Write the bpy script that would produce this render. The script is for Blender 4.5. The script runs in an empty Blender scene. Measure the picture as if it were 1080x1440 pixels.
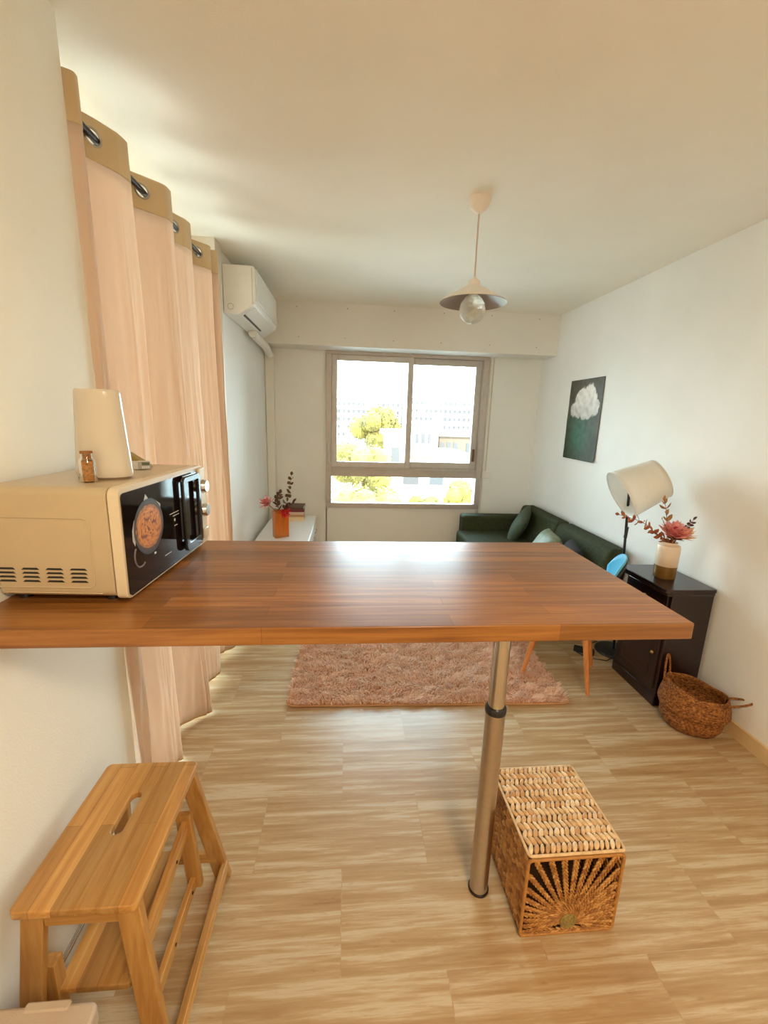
import bpy, bmesh, math, random
from mathutils import Vector, Matrix, Quaternion, noise
import numpy as np
random.seed(7)
S = bpy.context.scene
COL = S.collection
PI = math.pi
H = 1.527            # camera height

# ------------------------------------------------------------------ helpers
def link(o, parent=None):
    COL.objects.link(o)
    if parent: o.parent = parent
    return o

def mobj(name, bm, mat, parent=None, smooth=False, bevel=0, seg=2, loc=None, rot=None, sub=0, angle=40):
    me = bpy.data.meshes.new(name)
    bmesh.ops.recalc_face_normals(bm, faces=bm.faces[:])
    bm.to_mesh(me); bm.free()
    mats = mat if isinstance(mat, (list, tuple)) else [mat]
    for m in mats: me.materials.append(m)
    if smooth:
        me.polygons.foreach_set('use_smooth', [True]*len(me.polygons))
        if smooth != 'full': me.set_sharp_from_angle(angle=math.radians(angle))
    o = bpy.data.objects.new(name, me)
    link(o, parent)
    if loc is not None: o.location = loc
    if rot is not None: o.rotation_euler = rot
    if bevel:
        b = o.modifiers.new('bevel', 'BEVEL'); b.width = bevel; b.segments = seg; b.limit_method = 'ANGLE'; b.angle_limit = math.radians(35)
        if not smooth:
            me.polygons.foreach_set('use_smooth', [True]*len(me.polygons)); me.set_sharp_from_angle(angle=math.radians(35))
            b.harden_normals = False
    if sub:
        s = o.modifiers.new('sub', 'SUBSURF'); s.levels = sub; s.render_levels = sub
    return o

def tag(o, label, cat, group=None):
    o['label'] = label; o['category'] = cat
    if group: o['group'] = group
    return o
def thing(name, label, cat, loc=(0,0,0), rotz=0, group=None):
    o = bpy.data.objects.new(name, None); link(o)
    o.location = loc; o.rotation_euler = (0, 0, rotz); o.empty_display_size = .05
    return tag(o, label, cat, group)
def struct(o):
    o['kind'] = 'structure'; return o

def B(): return bmesh.new()
def box(bm, x0, x1, y0, y1, z0, z1, M=None, mi=0):
    vs = [bm.verts.new((x, y, z)) for x in (x0, x1) for y in (y0, y1) for z in (z0, z1)]
    F = [(0,1,3,2),(4,6,7,5),(0,4,5,1),(2,3,7,6),(0,2,6,4),(1,5,7,3)]
    for f in F:
        q = bm.faces.new([vs[i] for i in f]); q.material_index = mi
    if M is not None: bmesh.ops.transform(bm, matrix=M, verts=vs)
    return bm
def hexa(bm, bot, top):
    """general 8-corner block: bot/top are 4 points each, in order"""
    a = [bm.verts.new(p) for p in bot]; b = [bm.verts.new(p) for p in top]
    bm.faces.new(a[::-1]); bm.faces.new(b)
    for i in range(4):
        j = (i+1) % 4; bm.faces.new((a[i], a[j], b[j], b[i]))
    return bm
def beam(bm, p, q, w, d, up=(0,0,1)):
    """rectangular bar from p to q, w along side axis, d along up-ish axis"""
    p, q = Vector(p), Vector(q); t = (q-p).normalized(); s = t.cross(Vector(up)).normalized(); u = s.cross(t)
    c = lambda o: [o + s*w/2*a + u*d/2*b for a, b in ((-1,-1),(1,-1),(1,1),(-1,1))]
    return hexa(bm, c(p), c(q))
def tube(bm, pts, r, n=10, closed=False, mi=0):
    pts = [Vector(p) for p in pts]; rr = r if isinstance(r, (list, tuple)) else [r]*len(pts)
    rings = []; N = len(pts); prev = None
    for i, p in enumerate(pts):
        if closed: t = (pts[(i+1) % N] - pts[i-1]).normalized()
        else: t = (pts[min(i+1, N-1)] - pts[max(i-1, 0)]).normalized()
        if prev is None:
            a = Vector((0,0,1)) if abs(t.z) < .9 else Vector((1,0,0)); s = t.cross(a).normalized()
        else: s = (prev - t*prev.dot(t)).normalized()
        prev = s; u = t.cross(s)
        rings.append([bm.verts.new(p + (s*math.cos(2*PI*k/n) + u*math.sin(2*PI*k/n))*rr[i]) for k in range(n)])
    for i in range(N if closed else N-1):
        A, C = rings[i], rings[(i+1) % N]
        for k in range(n):
            f = bm.faces.new((A[k], A[(k+1) % n], C[(k+1) % n], C[k])); f.material_index = mi
    if not closed:
        bm.faces.new(rings[0][::-1]).material_index = mi; bm.faces.new(rings[-1]).material_index = mi
    return bm
def lathe(bm, prof, n=32, c=(0,0,0), sx=1, sy=1, closed=False):
    rings = []
    for r, z in prof:
        if r < 1e-6: rings.append([bm.verts.new((c[0], c[1], c[2]+z))])
        else: rings.append([bm.verts.new((c[0]+r*sx*math.cos(2*PI*k/n), c[1]+r*sy*math.sin(2*PI*k/n), c[2]+z)) for k in range(n)])
    m = len(rings)
    for i in range(m if closed else m-1):
        A, C = rings[i], rings[(i+1) % m]
        for k in range(n):
            j = (k+1) % n
            if len(A) == 1 and len(C) == 1: continue
            if len(A) == 1: bm.faces.new((A[0], C[j], C[k]))
            elif len(C) == 1: bm.faces.new((A[k], A[j], C[0]))
            else: bm.faces.new((A[k], A[j], C[j], C[k]))
    return bm
def ellip(bm, c, rx, ry, rz, M=None, nu=8, nv=5):
    """low ellipsoid"""
    vs = []
    rings = []
    M = M or Matrix.Identity(3)
    c = Vector(c)
    for j in range(nv+1):
        th = PI*j/nv
        if j in (0, nv): rings.append([bm.verts.new(c + M @ Vector((0, 0, rz*math.cos(th))))])
        else: rings.append([bm.verts.new(c + M @ Vector((rx*math.sin(th)*math.cos(2*PI*k/nu), ry*math.sin(th)*math.sin(2*PI*k/nu), rz*math.cos(th)))) for k in range(nu)])
    for i in range(nv):
        A, C = rings[i], rings[i+1]
        for k in range(nu):
            j = (k+1) % nu
            if len(A) == 1: bm.faces.new((A[0], C[k], C[j]))
            elif len(C) == 1: bm.faces.new((A[k], C[0], A[j]))
            else: bm.faces.new((A[k], C[k], C[j], A[j]))
    return bm
def rrect(x0, x1, y0, y1, r, n=6):
    pts = []
    for cx, cy, a0 in ((x1-r, y1-r, 0), (x0+r, y1-r, 90), (x0+r, y0+r, 180), (x1-r, y0+r, 270)):
        for k in range(n+1):
            a = math.radians(a0 + 90*k/n); pts.append((cx+r*math.cos(a), cy+r*math.sin(a)))
    return pts
def prism(bm, pts, z0, z1, M=None):
    a = [bm.verts.new((x, y, z0)) for x, y in pts]; b = [bm.verts.new((x, y, z1)) for x, y in pts]
    bm.faces.new(a[::-1]); bm.faces.new(b)
    n = len(pts)
    for i in range(n): bm.faces.new((a[i], a[(i+1) % n], b[(i+1) % n], b[i]))
    if M is not None: bmesh.ops.transform(bm, matrix=M, verts=a+b)
    return bm
def plate_bm(outer, holes, z0, z1, bev=0):
    """flat plate with holes, through a temporary filled curve"""
    cu = bpy.data.curves.new('tmp', 'CURVE'); cu.dimensions = '2D'; cu.fill_mode = 'BOTH'
    cu.extrude = (z1-z0)/2 - bev; cu.bevel_depth = bev; cu.bevel_resolution = 2; cu.offset = -bev
    for loop in [outer] + holes:
        sp = cu.splines.new('POLY'); sp.points.add(len(loop)-1); sp.use_cyclic_u = True
        for i, (x, y) in enumerate(loop): sp.points[i].co = (x, y, 0, 1)
    o = bpy.data.objects.new('tmp', cu); COL.objects.link(o)
    bpy.context.view_layer.update()
    me = bpy.data.meshes.new_from_object(o.evaluated_get(bpy.context.evaluated_depsgraph_get()))
    bm = B(); bm.from_mesh(me); bmesh.ops.remove_doubles(bm, verts=bm.verts[:], dist=1e-5)
    bmesh.ops.translate(bm, verts=bm.verts[:], vec=(0, 0, (z0+z1)/2))
    bpy.data.objects.remove(o); bpy.data.curves.remove(cu); bpy.data.meshes.remove(me)
    return bm

# ------------------------------------------------------------------ materials
def new_mat(name):
    m = bpy.data.materials.new(name); m.use_nodes = True
    nt = m.node_tree; b = nt.nodes['Principled BSDF']; return m, nt, b
def N(nt, t, **kw):
    n = nt.nodes.new(t)
    for k, v in kw.items():
        if hasattr(n, k) and not k[0].isupper(): setattr(n, k, v)
        else: n.inputs[k].default_value = v
    return n
def ramp(nt, stops, interp='LINEAR'):
    r = nt.nodes.new('ShaderNodeValToRGB'); r.color_ramp.interpolation = interp
    e = r.color_ramp.elements
    while len(e) < len(stops): e.new(.5)
    for i, (p, c) in enumerate(stops): e[i].position = p; e[i].color = (*c, 1)
    return r
def srgb(r, g, b):
    f = lambda c: (c/255/12.92) if c/255 <= .04045 else ((c/255+.055)/1.055)**2.4
    return (f(r), f(g), f(b))
def coords(nt, scale=(1,1,1), kind='Object', rot=(0,0,0)):
    tc = nt.nodes.new('ShaderNodeTexCoord'); mp = nt.nodes.new('ShaderNodeMapping')
    mp.inputs['Scale'].default_value = scale; mp.inputs['Rotation'].default_value = rot
    nt.links.new(tc.outputs[kind], mp.inputs['Vector']); return mp.outputs['Vector']
def bump(nt, b, src, strength=.2, dist=.01):
    bp = nt.nodes.new('ShaderNodeBump'); bp.inputs['Strength'].default_value = strength; bp.inputs['Distance'].default_value = dist
    nt.links.new(src, bp.inputs['Height']); nt.links.new(bp.outputs[0], b.inputs['Normal']); return bp
def mat(name, col, rough=.5, metal=0, var=0, nscale=20, bmp=0, bscale=200, spec=.5, trans=0, coat=0):
    m, nt, b = new_mat(name)
    b.inputs['Base Color'].default_value = (*col, 1); b.inputs['Roughness'].default_value = rough
    b.inputs['Metallic'].default_value = metal; b.inputs['Specular IOR Level'].default_value = spec
    b.inputs['Coat Weight'].default_value = coat
    if trans: b.inputs['Transmission Weight'].default_value = trans
    v = coords(nt)
    n = N(nt, 'ShaderNodeTexNoise', Scale=nscale, Detail=4.0); nt.links.new(v, n.inputs['Vector'])
    k = max(var, .02)
    r = ramp(nt, [(.3, tuple(c*(1-k) for c in col)), (.7, tuple(min(1, c*(1+k)) for c in col))])
    nt.links.new(n.outputs['Fac'], r.inputs[0]); nt.links.new(r.outputs[0], b.inputs['Base Color'])
    if bmp:
        n2 = N(nt, 'ShaderNodeTexNoise', Scale=bscale, Detail=3.0); nt.links.new(v, n2.inputs['Vector'])
        bump(nt, b, n2.outputs['Fac'], bmp, .004)
    return m
def wood(name, stops, axis='x', plank=None, rough=.35, grain=1.0, coat=0, rw=(.9, 1.1)):
    """grain runs along `axis`; plank=(length, width) gives glued staves"""
    m, nt, b = new_mat(name)
    b.inputs['Roughness'].default_value = rough; b.inputs['Coat Weight'].default_value = coat; b.inputs['Coat Roughness'].default_value = .12
    st = {'x': (2, 45, 45), 'y': (45, 2, 45), 'z': (45, 45, 2)}[axis]
    v = coords(nt, st)
    n = N(nt, 'ShaderNodeTexNoise', Scale=grain, Detail=8.0, Roughness=.6, Distortion=.6); nt.links.new(v, n.inputs['Vector'])
    r = ramp(nt, stops); nt.links.new(n.outputs['Fac'], r.inputs[0]); out = r.outputs[0]
    if plank:
        rz = {'x': (0,0,0), 'y': (0,0,PI/2), 'z': (0,PI/2,0)}[axis]
        v2 = coords(nt, (1,1,1), rot=rz)
        br = N(nt, 'ShaderNodeTexBrick', Scale=1.0); br.offset = .37; br.offset_frequency = 2
        br.inputs['Brick Width'].default_value = plank[0]; br.inputs['Row Height'].default_value = plank[1]
        br.inputs['Mortar Size'].default_value = .0006; br.inputs['Bias'].default_value = 0
        br.inputs['Color1'].default_value = (rw[0]*.72,)*3 + (1,); br.inputs['Color2'].default_value = (rw[1],)*3 + (1,); br.inputs['Mortar'].default_value = (.55,.5,.45,1)
        nt.links.new(v2, br.inputs['Vector'])
        mx = N(nt, 'ShaderNodeMix', data_type='RGBA', blend_type='MULTIPLY'); mx.inputs['Factor'].default_value = 1
        nt.links.new(out, mx.inputs[6]); nt.links.new(br.outputs['Color'], mx.inputs[7]); out = mx.outputs[2]
    nt.links.new(out, b.inputs['Base Color'])
    bump(nt, b, n.outputs['Fac'], .06, .003)
    return m

def plaster(name, col, bs=.12, sc=180):
    return mat(name, col, .72, var=.015, nscale=3, bmp=bs, bscale=sc, spec=.3)
M_wall = plaster('wall_paint', (.84, .825, .78))
M_walln = plaster('wall_paint_near', (.85, .825, .735), .16)
M_ceil = plaster('ceiling_paint', (.87, .825, .72), .16, 220)
M_soff = plaster('shutter_box_paint', (.80, .765, .70), .1)

# floor: travertine-look tiles with streaks running across
def floor_mat():
    m, nt, b = new_mat('travertine_floor')
    b.inputs['Roughness'].default_value = .3; b.inputs['Specular IOR Level'].default_value = .5
    v = coords(nt, (1,1,1))
    br = N(nt, 'ShaderNodeTexBrick', Scale=1.0); br.offset = .5
    br.inputs['Brick Width'].default_value = .60; br.inputs['Row Height'].default_value = .30; br.inputs['Mortar Size'].default_value = .0012
    br.inputs['Color1'].default_value = (0,0,0,1); br.inputs['Color2'].default_value = (1,1,1,1); br.inputs['Mortar'].default_value = (.5,.5,.5,1)
    nt.links.new(v, br.inputs['Vector'])
    # offset the streaks per tile
    comb = N(nt, 'ShaderNodeVectorMath', operation='MULTIPLY_ADD'); comb.inputs[1].default_value = (1.3, 24, 1)
    nt.links.new(v, comb.inputs[0])
    sc = N(nt, 'ShaderNodeVectorMath', operation='SCALE'); sc.inputs['Scale'].default_value = 7.0
    nt.links.new(br.outputs['Color'], sc.inputs[0]); nt.links.new(sc.outputs[0], comb.inputs[2])
    n = N(nt, 'ShaderNodeTexNoise', Scale=1.3, Detail=11.0, Roughness=.7, Distortion=.18); nt.links.new(comb.outputs[0], n.inputs['Vector'])
    r = ramp(nt, [(.26, srgb(180,144,100)), (.40, srgb(202,168,122)), (.50, srgb(216,186,140)), (.60, srgb(238,218,182)), (.72, srgb(212,182,134))])
    nt.links.new(n.outputs['Fac'], r.inputs[0])
    # pits
    v2 = coords(nt, (22, 70, 1)); n2 = N(nt, 'ShaderNodeTexNoise', Scale=1.0, Detail=3.0); nt.links.new(v2, n2.inputs['Vector'])
    r2 = ramp(nt, [(.24, (.80,.74,.66)), (.36, (1,1,1))]); nt.links.new(n2.outputs['Fac'], r2.inputs[0])
    mx = N(nt, 'ShaderNodeMix', data_type='RGBA', blend_type='MULTIPLY'); mx.inputs['Factor'].default_value = .8
    nt.links.new(r.outputs[0], mx.inputs[6]); nt.links.new(r2.outputs[0], mx.inputs[7])
    mo = N(nt, 'ShaderNodeMix', data_type='RGBA', blend_type='MIX'); mo.inputs[7].default_value = (*srgb(172,138,96), 1)
    ml = N(nt, 'ShaderNodeMath', operation='MULTIPLY'); ml.inputs[1].default_value = .18
    nt.links.new(br.outputs['Fac'], ml.inputs[0]); nt.links.new(ml.outputs[0], mo.inputs['Factor']); nt.links.new(mx.outputs[2], mo.inputs[6])
    hs = N(nt, 'ShaderNodeHueSaturation', Hue=.492, Saturation=1.08, Value=.64); nt.links.new(mo.outputs[2], hs.inputs['Color'])
    nt.links.new(hs.outputs[0], b.inputs['Base Color'])
    rr = N(nt, 'ShaderNodeMapRange'); rr.inputs['To Min'].default_value = .22; rr.inputs['To Max'].default_value = .42
    nt.links.new(n.outputs['Fac'], rr.inputs['Value']); nt.links.new(rr.outputs[0], b.inputs['Roughness'])
    bump(nt, b, n2.outputs['Fac'], .05, .002)
    return m
M_floor = floor_mat()
M_base = mat('skirting_tile', srgb(214,184,136), .35, var=.08, nscale=12)
M_alu = mat('window_aluminium', (.52,.46,.41), .42, metal=.35, var=.05)
M_alu2 = mat('window_aluminium_light', (.60,.56,.51), .42, metal=.2, var=.05)
M_white = mat('white_plastic', (.80,.775,.72), .32, var=.01)
M_whitew = mat('white_laquer', (.84,.84,.83), .3, var=.01)
M_black = mat('black_plastic', (.012,.012,.013), .3)
M_dark = mat('dark_metal', (.03,.02,.018), .35, metal=.6)
M_chrome = mat('brushed_chrome', (.62,.60,.57), .2, metal=1, var=.03, nscale=60)
M_chrome2 = mat('satin_steel', (.50,.44,.37), .3, metal=1, var=.05, nscale=60)
M_bar = wood('butcher_block_wood', [(.25, srgb(112,66,24)), (.45, srgb(144,90,38)), (.6, srgb(164,108,50)), (.78, srgb(182,127,66))], 'x', (.62, .05), .32, 1.2, coat=.15)
BAM = [(.3, srgb(170,116,56)), (.5, srgb(194,141,75)), (.7, srgb(212,165,98))]
M_bamy = wood('bamboo_wood_y', BAM, 'y', (.5, .045), .4)
M_bamz = wood('bamboo_wood_z', [(a, tuple(x*.8 for x in c)) for a, c in BAM], 'z', None, .4)
M_bamx = wood('bamboo_wood_x', [(a, tuple(x*.85 for x in c)) for a, c in BAM], 'x', None, .4)
M_beech = wood('beech_leg_wood', [(.3, srgb(186,112,56)), (.7, srgb(214,142,80))], 'z', None, .4)
M_chest = wood('dark_mahogany_wood', [(.3, (.008,.003,.0025)), (.7, (.024,.006,.005))], 'y', None, .3, coat=.3)
M_sofa = mat('dark_green_fabric', (.040,.046,.019), .85, var=.25, nscale=60, bmp=.4, bscale=400, spec=.25)
M_cush1 = mat('green_cushion_fabric', (.055,.075,.04), .8, var=.2, nscale=60, bmp=.4, bscale=400)
M_cush2 = mat('sage_velvet_fabric', (.15,.17,.10), .55, var=.3, nscale=30, bmp=.3, bscale=200)
M_cushb = mat('dark_cushion_fabric', (.012,.008,.007), .85, var=.2)
M_blue = mat('blue_shell_plastic', (.10,.42,.62), .28, var=.02)

def fabric(name, col, tr, mixf=.5, rough=.8):
    m, nt, b = new_mat(name)
    v = coords(nt, (1, 1, .25))
    n = N(nt, 'ShaderNodeTexNoise', Scale=16, Detail=4.0, Distortion=.8); nt.links.new(v, n.inputs['Vector'])
    r = ramp(nt, [(.3, tuple(c*.97 for c in col)), (.7, tuple(min(c*1.02, .98) for c in col))]); nt.links.new(n.outputs['Fac'], r.inputs[0])
    nt.links.new(r.outputs[0], b.inputs['Base Color']); b.inputs['Roughness'].default_value = rough; b.inputs['Sheen Weight'].default_value = .2
    bump(nt, b, n.outputs['Fac'], .45, .008)
    t = N(nt, 'ShaderNodeBsdfTranslucent'); t.inputs['Color'].default_value = (*tr, 1)
    mx = N(nt, 'ShaderNodeMixShader'); mx.inputs[0].default_value = mixf
    nt.links.new(b.outputs[0], mx.inputs[1]); nt.links.new(t.outputs[0], mx.inputs[2])
    nt.links.new(mx.outputs[0], nt.nodes['Material Output'].inputs['Surface'])
    return m
M_curt = fabric('pink_beige_curtain_fabric', srgb(216,190,166), (.88,.72,.58), .25)
M_curh = fabric('curtain_header_fabric', srgb(214,188,146), (.62,.48,.30), .15)
M_paper = fabric('lamp_shade_paper', (.88,.85,.80), (.88,.85,.78), .35, .5)

def thin_glass(name, col=(1,1,1), rough=0.0, refl=1.0):
    m = bpy.data.materials.new(name); m.use_nodes = True; nt = m.node_tree
    nt.nodes.remove(nt.nodes['Principled BSDF'])
    t = N(nt, 'ShaderNodeBsdfTransparent'); g = N(nt, 'ShaderNodeBsdfGlossy'); g.inputs['Roughness'].default_value = rough
    n = N(nt, 'ShaderNodeTexNoise', Scale=2.0); r = ramp(nt, [(0, tuple(c*.985 for c in col)), (1, col)])
    nt.links.new(n.outputs['Fac'], r.inputs[0]); nt.links.new(r.outputs[0], t.inputs['Color'])
    f = N(nt, 'ShaderNodeFresnel'); ml = N(nt, 'ShaderNodeMath', operation='MULTIPLY'); ml.inputs[1].default_value = refl
    mx = N(nt, 'ShaderNodeMixShader'); nt.links.new(f.outputs[0], ml.inputs[0]); nt.links.new(ml.outputs[0], mx.inputs[0])
    nt.links.new(t.outputs[0], mx.inputs[1]); nt.links.new(g.outputs[0], mx.inputs[2])
    nt.links.new(mx.outputs[0], nt.nodes['Material Output'].inputs['Surface'])
    return m
M_glass = thin_glass('window_glass', (.97,.98,.98))
M_jar = thin_glass('jar_glass', (.93,.95,.93))
M_bulb, nt_, b_ = new_mat('frosted_bulb_glass')
b_.inputs['Roughness'].default_value = .05; b_.inputs['Transmission Weight'].default_value = .85
v_ = coords(nt_); n_t = N(nt_, 'ShaderNodeTexVoronoi', Scale=55.0); nt_.links.new(v_, n_t.inputs['Vector']); bump(nt_, b_, n_t.outputs['Distance'], .8, .006)
b_.inputs['Base Color'].default_value = (.86,.82,.72,1)
r_ = ramp(nt_, [(0, (.80,.74,.62)), (1, (.92,.89,.82))]); nt_.links.new(n_t.outputs['Distance'], r_.inputs[0]); nt_.links.new(r_.outputs[0], b_.inputs['Base Color'])
t_b = N(nt_, 'ShaderNodeBsdfTransparent'); t_l = N(nt_, 'ShaderNodeBsdfTranslucent'); t_l.inputs['Color'].default_value = (.95,.92,.84,1)
m1_ = N(nt_, 'ShaderNodeMixShader'); m1_.inputs[0].default_value = .3; nt_.links.new(b_.outputs[0], m1_.inputs[1]); nt_.links.new(t_l.outputs[0], m1_.inputs[2])
m2_ = N(nt_, 'ShaderNodeMixShader'); m2_.inputs[0].default_value = .2; nt_.links.new(m1_.outputs[0], m2_.inputs[1]); nt_.links.new(t_b.outputs[0], m2_.inputs[2])
nt_.links.new(m2_.outputs[0], nt_.nodes['Material Output'].inputs['Surface'])
M_orange = thin_glass('orange_acrylic', (1.0,.30,.03), .05, 1.4)

# ------------------------------------------------------------------ room shell
XR, YB, XL, XN, YC, C = 1.972, 4.49, -.79, -.745, 1.40, 2.5
YK = -2.4   # kitchen end behind the camera
DY0, DY1, DZ = 1.46, 2.86, 2.44      # glazed door opening in the left wall
def slab(name, m, *b):
    bm = B()
    for q in b: box(bm, *q)
    return struct(mobj(name, bm, m))
slab('floor', M_floor, (-1.2, XR+.2, YK-.2, YB+.2, -.1, 0))
slab('ceiling', M_ceil, (-1.2, XR+.2, YK-.2, YB+.2, C, C+.15))
slab('wall_right', M_wall, (XR, XR+.2, YK-.2, YB+.2, 0, C))
slab('wall_behind', M_wall, (-1.2, XR, YK-.2, YK, 0, C))
slab('wall_left_near', M_walln, (XN-.35, XN, YK, YC, 0, C))
slab('wall_left', M_wall, (XL-.25, XL, DY1, YB+.2, 0, C), (XL-.25, XL-.13, YC, DY1, DZ, C), (XL-.25, XL-.13, YC, DY0, 0, DZ))
WX0, WX1, WZ0, WZ1 = -.212, 1.418, .585, 2.163
slab('wall_back', M_wall, (XL, WX0+.01, YB, YB+.2, 0, C), (WX1-.01, XR, YB, YB+.2, 0, C), (WX0, WX1, YB, YB+.2, 0, WZ0+.01), (WX0, WX1, YB, YB+.2, WZ1-.01, C))
slab('trim_1', M_soff, (XL, XR, 4.18, YB, 2.14, C))
tr1 = bpy.data.objects['trim_1']
slab('baseboard_right', M_base, (XR-.014, XR, YK, 1.985, 0, .075), (XR-.014, XR, 2.37, YB, 0, .075))
slab('baseboard_back', M_base, (XL, XR-.014, YB-.014, YB, 0, .07))
# screws on the shutter box
M_scr = mat('screw_grey', (.2,.19,.17), .4)
for i in range(6):
    for z in (2.46, 2.21):
        x = -.45 + i*.44 + random.uniform(-.02, .02)
        bm = lathe(B(), [(0, 0), (.0045, 0), (.0045, .002), (0, .002)], 8)
        bmesh.ops.transform(bm, matrix=Matrix.Translation((x, 4.181, z+random.uniform(-.006,.006))) @ Matrix.Rotation(PI/2, 4, 'X'), verts=bm.verts[:])
        mobj('screw', bm, M_scr, tr1)
# door frame trim round the glazed door
slab('trim_2', mat('door_trim_paint', (.70,.63,.52), .45), (XL-.13, XL+.02, DY1-.03, DY1+.06, 0, C))
slab('trim_3', M_white, (XL-.0, XL+.012, DY1+.06, DY1+.10, 0, C))

# window
fr = mobj('window_1', box(B(), WX0, WX1, YB-.03, YB+.02, WZ0, WZ0+.05), M_alu, bevel=.003)
struct(fr)
bm = B()
fw = .055
box(bm, WX0, WX1, YB-.03, YB+.08, WZ1-fw, WZ1); box(bm, WX0, WX0+fw, YB-.03, YB+.08, WZ0+.05, WZ1-fw); box(bm, WX1-fw, WX1, YB-.03, YB+.08, WZ0+.05, WZ1-fw)
mobj('window_frame', bm, M_alu, fr, bevel=.003)
bm = B(); box(bm, WX0+fw, WX1-fw, YB-.02, YB+.08, .915, 1.01); box(bm, WX0+fw, WX1-fw, YB-.035, YB+.05, .985, 1.0)
mobj('transom_rail', bm, M_alu, fr, bevel=.003)
def sash(x0, x1, z0, z1, y, s=.05, m=M_alu2, l=None):
    bm = B()
    box(bm, x0, x0+(l or s), y, y+.03, z0, z1); box(bm, x1-s, x1, y, y+.03, z0, z1)
    box(bm, x0+(l or s), x1-s, y, y+.03, z1-s, z1); box(bm, x0+(l or s), x1-s, y, y+.03, z0, z0+s)
    o = mobj('sash', bm, m, fr, bevel=.003)
    mobj('pane', box(B(), x0+s, x1-s, y+.012, y+.017, z0+s, z1-s), M_glass, o)
    return o
s1 = sash(WX0+fw, .655, 1.01, WZ1-fw, YB-.01, .055)
s2 = sash(.60, WX1-fw, 1.01, WZ1-fw, YB+.03, .062)
mobj('pane', box(B(), WX0+fw, WX1-fw, YB+.03, YB+.035, WZ0+.05, .915), M_glass, fr)
mobj('latch', box(B(), WX1-fw-.045, WX1-fw-.02, YB+.01, YB+.03, 1.09, 1.22), mat('brown_latch', (.16,.08,.04), .4), s2, bevel=.004)
bm = B(); tube(bm, [(WX0+.045, YB-.03, 1.04), (WX0+.03, YB-.05, 1.07), (WX0+.03, YB-.05, 1.24), (WX0+.045, YB-.03, 1.27)], .007, 8)
mobj('window_handle', bm, M_alu2, s1, smooth=True)
# shutter strap on the wall to the right of the window
st = thing('shutter_strap', 'pale roller shutter strap with small white winder on the wall beside the window', 'shutter strap', (1.47, YB, .94))
mobj('strap', box(B(), -.007, .007, -.004, 0, .05, 1.2), mat('strap_webbing', (.62,.56,.47), .7), st)
mobj('winder', box(B(), -.045, .045, -.022, 0, -.02, .055), M_white, st, bevel=.008, seg=3)
# thin conduit from the window head to the floor
tag(mobj('cable_conduit', box(B(), 1.435, 1.447, YB-.008, YB, .09, 2.14), M_white), 'thin vertical white cable conduit along the right edge of the window', 'conduit')

# glazed door behind the curtains
gd = struct(mobj('window_2', box(B(), XL-.23, XL-.18, DY0, DY1-.03, 0, .06), M_white, bevel=.003))
bm = B()
for y0, y1 in ((DY0, DY0+.06), ((DY0+DY1)/2-.05, (DY0+DY1)/2+.05), (DY1-.09, DY1-.03)): box(bm, XL-.23, XL-.18, y0, y1, .06, DZ-.06)
box(bm, XL-.23, XL-.18, DY0, DY1-.03, DZ-.06, DZ)
mobj('window_frame', bm, M_white, gd, bevel=.003)
mobj('pane', box(B(), XL-.21, XL-.205, DY0+.06, DY1-.08, .06, DZ-.06), M_glass, gd)

# ------------------------------------------------------------------ curtains on an eyelet rod
RX, RZ = -.785, 2.333
rod = thing('curtain_rod', 'black metal curtain rod running through the eyelets near the ceiling', 'curtain rod', (RX, 1.415, RZ))
bm = B(); tube(bm, [(0, 0, 0), (0, 1.32, 0)], .011, 12); mobj('rod', bm, M_dark, rod, smooth=True)
bm = B(); ellip(bm, (0, 1.36, 0), .018, .024, .018, nu=12, nv=8); mobj('finial', bm, M_dark, rod, smooth=True)
for yb in (.30, 1.27):
    bm = B(); tube(bm, [(XL-.13-RX, yb, .04), (0.0, yb, .02), (0, yb, -.0)], .006, 8)
    box(bm, XL-.13-RX, XL-.13-RX+.006, yb-.012, yb+.012, .0, .14)
    mobj('rod_bracket', bm, M_dark, rod)

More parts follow.
